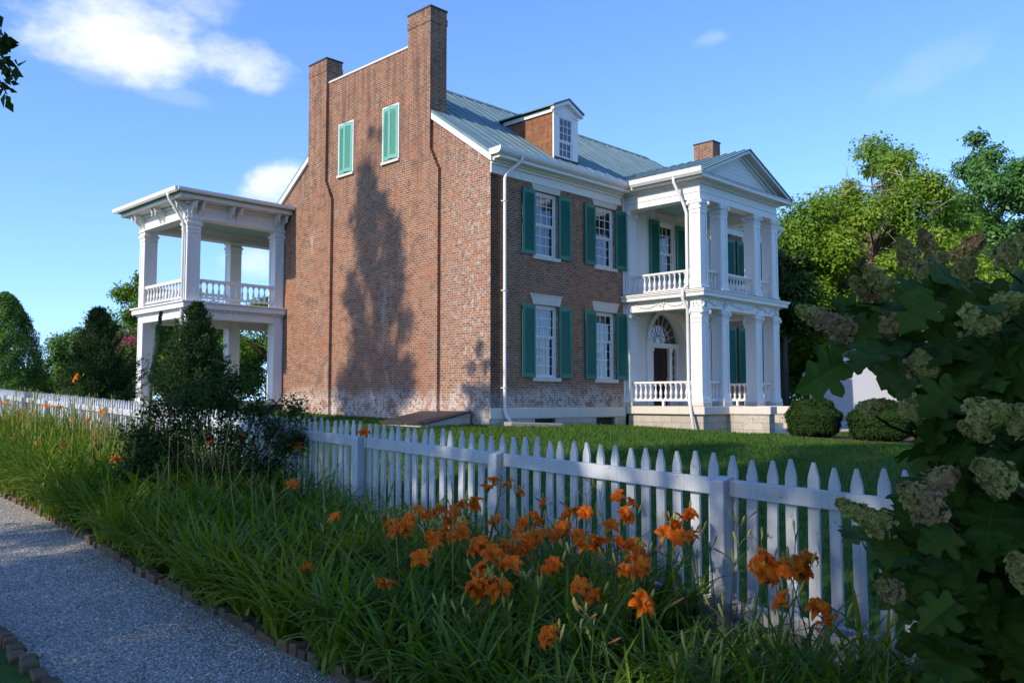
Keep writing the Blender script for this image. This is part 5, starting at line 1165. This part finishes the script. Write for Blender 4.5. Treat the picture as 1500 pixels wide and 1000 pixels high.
# --- dark shrub in the bed, mullein with its tall spike
def shrub():
    c = wp(7.6, -1.2); b = np.array(at_px(318, 10.4)); b[2] = gz(b[0], b[1]); root = empty('dark_shrub', tuple(b)); tag(root, 'dense dark green shrub growing in the bed in front of the fence', 'shrub')
    rng = np.random.default_rng(55); C_ = []; Rr = []; st = []
    spots = [(205,640),(230,600),(262,625),(255,660),(300,575),(330,590),(290,630),(340,640),(375,600),(400,625),(420,650),(430,600),(360,680),(310,690),(250,700),(200,680),(400,690),(345,560),(275,590),(440,640),(225,655)]
    for (x, y) in spots: p = pix(x, y, 10.4+rng.uniform(-.5, .5))-b; C_.append(p); Rr.append(rng.uniform(.20, .34))
    P, d = blob_points(C_, Rr, 13500, rng, .35, .9)
    parts = [leaves(P, d+np.array([0, 0, .6]), .05, rng, .55)]
    for (x, y) in [(440,572),(452,580),(468,590),(420,568),(405,580),(352,545),(300,552),(278,566),(240,575),(462,610),(472,600),(385,575),(330,548),(210,600),(190,640)]:
        e = pix(x, y, 10.4+rng.uniform(-.3, .3))-b; s = e*.55+np.array([0, 0, .1]); m = 34; u = rng.random(m); Q = s+(e-s)*u[:, None]+rng.normal(size=(m, 3))*.025; parts.append(leaves(Q, rng.normal(size=(m, 3))+np.array([0, 0, .5]), .042, rng, .55)); st.append(tube_arrays([s*.3, s, e], [.01, .007, .002], 4))
    for c_ in C_: st.append(tube_arrays([np.zeros(3), c_*.5+rng.normal(size=3)*.05, c_], [.016, .011, .005], 5))
    link('foliage', np_mesh('foliage', *merge(parts), M['leaf_dark']), root); link('stems', np_mesh('stems', *merge(st), M['bark'], True), root)
shrub()
def mullein():
    b = np.array(at_px(214, 10.9)); root = empty('mullein', tuple(b)); tag(root, 'mullein with large pale leaves and a tall green flower spike beside the dark shrub', 'plant'); rng = np.random.default_rng(66)
    m = MB(); top = pix(236, 456, 10.9)-b; mid = pix(222, 560, 10.9)-b
    V, F_ = tube_arrays([np.zeros(3), mid*.6, mid, mid*.45+top*.55, top], [.018, .016, .022, .026, .006], 8); link('stem', np_mesh('stem', V, F_, M['stem'], True), root)
    P = []; 
    for _ in range(2600): u = rng.random(); p = mid+(top-mid)*u; a = rng.uniform(0, 6.28); r = .026*(1-u*.6); P.append(p+np.array([math.cos(a)*r, math.sin(a)*r, 0]))
    P = np.array(P); parts = [leaves(P, rng.normal(size=P.shape), .022, rng, .6)]
    t2 = pix(216, 520, 10.85)-b; P = np.array([mid*.8+(t2-mid*.8)*rng.random()+rng.normal(size=3)*.012 for _ in range(260)]); parts.append(leaves(P, rng.normal(size=P.shape), .02, rng, .6))
    link('flower_spike', np_mesh('flower_spike', *merge(parts), M['stem']), root)
    n = 26; P = np.array([(0, 0, .1+.07*k*.55) for k in range(n)]); az = rng.uniform(0, 6.28, n); V, F_ = straps(P, az, np.linspace(.5, .16, n)*rng.uniform(.8, 1.1, n), np.linspace(.17, .06, n), rng.uniform(.8, 1.9, n), rng)
    link('leaf', np_mesh('leaf', V, F_, M['leaf_bright'], True), root)
mullein()
# --- oakleaf hydrangea
def oak_leaf(rng, S):
    """lobed toothed blade, midrib along +x, folded on the midrib, drooping at the tip; last column marks the veins"""
    edge = [(0, 0), (.05, .10), (.0, .22), (.06, .31), (.15, .30), (.24, .25), (.30, .20), (.30, .33), (.34, .45), (.42, .50), (.50, .44), (.56, .33), (.58, .22), (.64, .27), (.70, .34), (.77, .31), (.81, .22), (.83, .15), (.90, .15), (1.0, 0)]
    edge = [(x+rng.normal()*.008, y*(1+rng.normal()*.06)) for x, y in edge]
    mid = [0, .03, .05, .08, .14, .20, .26, .30, .33, .38, .44, .50, .55, .60, .66, .72, .77, .82, .90, 1.0]
    cup = rng.uniform(.15, .5); bend = rng.uniform(.3, .9); tw = rng.normal()*.25; w = rng.uniform(.85, 1.1)
    def P(x, y, v): return (x*S, y*S*w, S*(cup*abs(y)-.8*cup*y*y*2-bend*.4*x*x+tw*x*y+.025*math.sin(11*x+9*abs(y))), v)
    V = []; F_ = []
    for k in range(len(edge)):
        ex, ey = edge[k]; mx = mid[k]; lat = 1.0 if k in (3, 9, 14) else 0.0
        for sg in (1, -1): V += [P(mx, 0, 1.0), P(mx*.95+ex*.05, sg*ey*.05, .35*lat), P(mx*.45+ex*.55, sg*ey*.55, .8*lat), P(ex, sg*ey, .3*lat)]
    for k in range(len(edge)-1):
        for h in (0, 4):
            a = 8*k+h; c = 8*(k+1)+h
            for q in range(3): F_.append((a+q, c+q, c+q+1, a+q+1) if h == 0 else (a+q+1, c+q+1, c+q, a+q))
    return np.array(V), np.array(F_)
def orient(V, p, d, nrm):
    d = unit(np.array(d, float)); nrm = np.array(nrm, float); nrm = unit(nrm-d*(nrm@d)); b = np.cross(nrm, d); return np.array(p)+V[:, :1]*d+V[:, 1:2]*b+V[:, 2:3]*nrm
def hydrangea():
    rng = np.random.default_rng(88); D0 = 3.75; b = np.array(gpos((1440-750)/1278*D0, D0)); b[2] += .05; root = empty('oakleaf_hydrangea', tuple(b))
    tag(root, 'big oakleaf hydrangea with dark lobed leaves and cream pink flower cones, at the right edge', 'shrub')
    st = []; LV = []; VE = []
    def spur(e, q, r=.005): st.append(tube_arrays([q, q*.6+e*.4+np.array([0, .06, -.04]), q*.25+e*.75+np.array([0, .03, -.03]), e], [r*1.5, r*1.2, r, r*.8], 5))
    def stem(e, r=.014):
        m = e*.5+np.array([rng.normal()*.14, .30+rng.normal()*.08, rng.uniform(-.12, .12)]); st.append(tube_arrays([np.zeros(3)+rng.normal(size=3)*np.array([.08, .08, 0]), m*.5+rng.normal(size=3)*.03, m, m*.4+e*.6+np.array([0, .12, 0])+rng.normal(size=3)*.02, e], [r*1.3, r*1.1, r*.85, r*.6, r*.35], 6))
    # flower cones: base px, tip px, width px, distance
    cones = [((1335,385),(1318,348),26,3.9),((1360,372),(1350,338),24,3.95),((1352,405),(1382,372),34,3.8),((1300,425),(1268,392),30,3.7),((1272,432),(1248,408),20,3.75),((1400,385),(1440,345),32,3.9),((1400,410),(1425,382),34,3.7),((1465,388),(1500,345),40,3.6),((1248,487),(1168,452),34,3.6),((1300,478),(1328,468),34,3.5),((1412,468),(1462,476),44,3.4),((1462,452),(1500,436),34,3.5),((1340,530),(1372,545),36,3.5),((1330,598),(1350,606),26,3.5),((1425,612),(1475,600),46,3.2),((1268,600),(1296,590),22,3.6),((1478,620),(1512,600),40,3.2),((1438,632),(1410,622),26,3.3),((1300,772),(1228,735),34,3.3),((1366,748),(1322,712),46,3.15),((1362,715),(1400,690),38,3.2),((1470,705),(1432,680),44,3.1),((1312,868),(1288,856),26,3.3),((1510,850),(1484,815),40,3.0),((1545,700),(1530,660),40,3.2),((1560,420),(1540,380),40,3.5)]
    fl = []
    cell = []
    for (A, B, w, d) in cones:
        d = d-.35; p0 = pix(A[0], A[1], d)-b; p1 = pix(B[0], B[1], d-.08)-b; ax = p1-p0; L_ = np.linalg.norm(ax); ax = ax/L_; L_ = max(L_, .09); wr = w/1278*d*.55; spur(p0, pix(max(A[0]+130, 1410), A[1]+45, d+.75)-b); e1 = unit(np.cross(ax, [.3, .5, .8])); e2 = np.cross(ax, e1); vs = []; n = int((150+L_*900)*(wr/.045)**.6)
        for k in range(n):
            u = rng.random()**.85; a = rng.uniform(0, 6.28); lob = 1+.16*math.sin(a*3+u*14); rr = wr*((1-u)**.6*.95+.08)*rng.uniform(.62, 1.05)*lob+.004; out = e1*math.cos(a)+e2*math.sin(a); c = p0+ax*(u*L_)+out*rr; nn = unit(out+ax*.35+rng.normal(size=3)*.4); S = rng.uniform(.0075, .0125)
            t1 = unit(np.cross(nn, [.2, .9, .4])); t2 = np.cross(nn, t1)
            r0 = rng.uniform(0, 1.6)
            for q in range(4):
                aa = r0+q*math.pi/2; dd = t1*math.cos(aa)+t2*math.sin(aa); ss = np.cross(nn, dd); vs += [[c, c+dd*S*.45+ss*S*.52+nn*S*.18, c+dd*S*1.0+ss*S*.42+nn*S*.2, c+dd*S*1.15+nn*S*.02], [c, c+dd*S*1.15+nn*S*.02, c+dd*S*1.0-ss*S*.42+nn*S*.2, c+dd*S*.45-ss*S*.52+nn*S*.18]]
        vs = np.array(vs).reshape(-1, 3); link('flower_cone', np_mesh('flower_cone', vs, np.arange(len(vs)).reshape(-1, 4), M['floret']), root)
    # leaves in layers through a body that is open in the middle
    def leaf(p, S, out):
        d = unit(np.array([out[0], out[1], -.15])+rng.normal(size=3)*.35); v, f = oak_leaf(rng, S); LV.append((orient(v, p, d, np.array([-.25, -.75, .75])+rng.normal(size=3)*.4), f)); VE.append(v[:, 3]); st.append(tube_arrays([p-d*S*.35-np.array([0, 0, .02]), p], [.0028, .0022], 4))
    pxl = []
    for _ in range(900):
        u = rng.random()**.8; y = 395+u*600
        # left outline of the bush in photo pixels
        xl = np.interp(y, [330, 380, 420, 460, 500, 560, 620, 680, 730, 780, 850, 920, 1000], [1360, 1290, 1235, 1200, 1215, 1335, 1345, 1335, 1290, 1250, 1285, 1325, 1330])
        x = xl+45+rng.random()*(1600-xl); d = rng.uniform(3.12, 4.4)
        pxl.append((x, y, d))
    for (x, y) in [(1215,525),(1236,530),(1330,470),(1370,440),(1430,455),(1300,510),(1400,560),(1440,560),(1480,520),(1420,650),(1445,655),(1455,735),(1420,740),(1480,760),(1440,790),(1400,780),(1300,790),(1262,790),(1330,820),(1360,800),(1450,880),(1400,880),(1480,930),(1430,960),(1380,930),(1350,860),(1495,690),(1480,560)]: pxl.append((x, y, rng.uniform(2.9, 3.4)))
    for (x, y, d) in pxl:
        p = pix(x, y, d)-b
        if p[2] < .12: continue
        out = unit(p*np.array([1, 1, 0])+np.array([-.15, -.35, 0])+rng.normal(size=3)*.3); leaf(p, rng.uniform(.13, .25), out)
    me = np_mesh('leaves', *merge(LV), M['oakleaf'], True); at = me.attributes.new('vein', 'FLOAT', 'POINT'); at.data.foreach_set('value', np.concatenate(VE).astype(np.float32)); link('leaves', me, root); link('stems', np_mesh('stems', *merge(st), M['hydrastem'], True), root)
hydrangea()
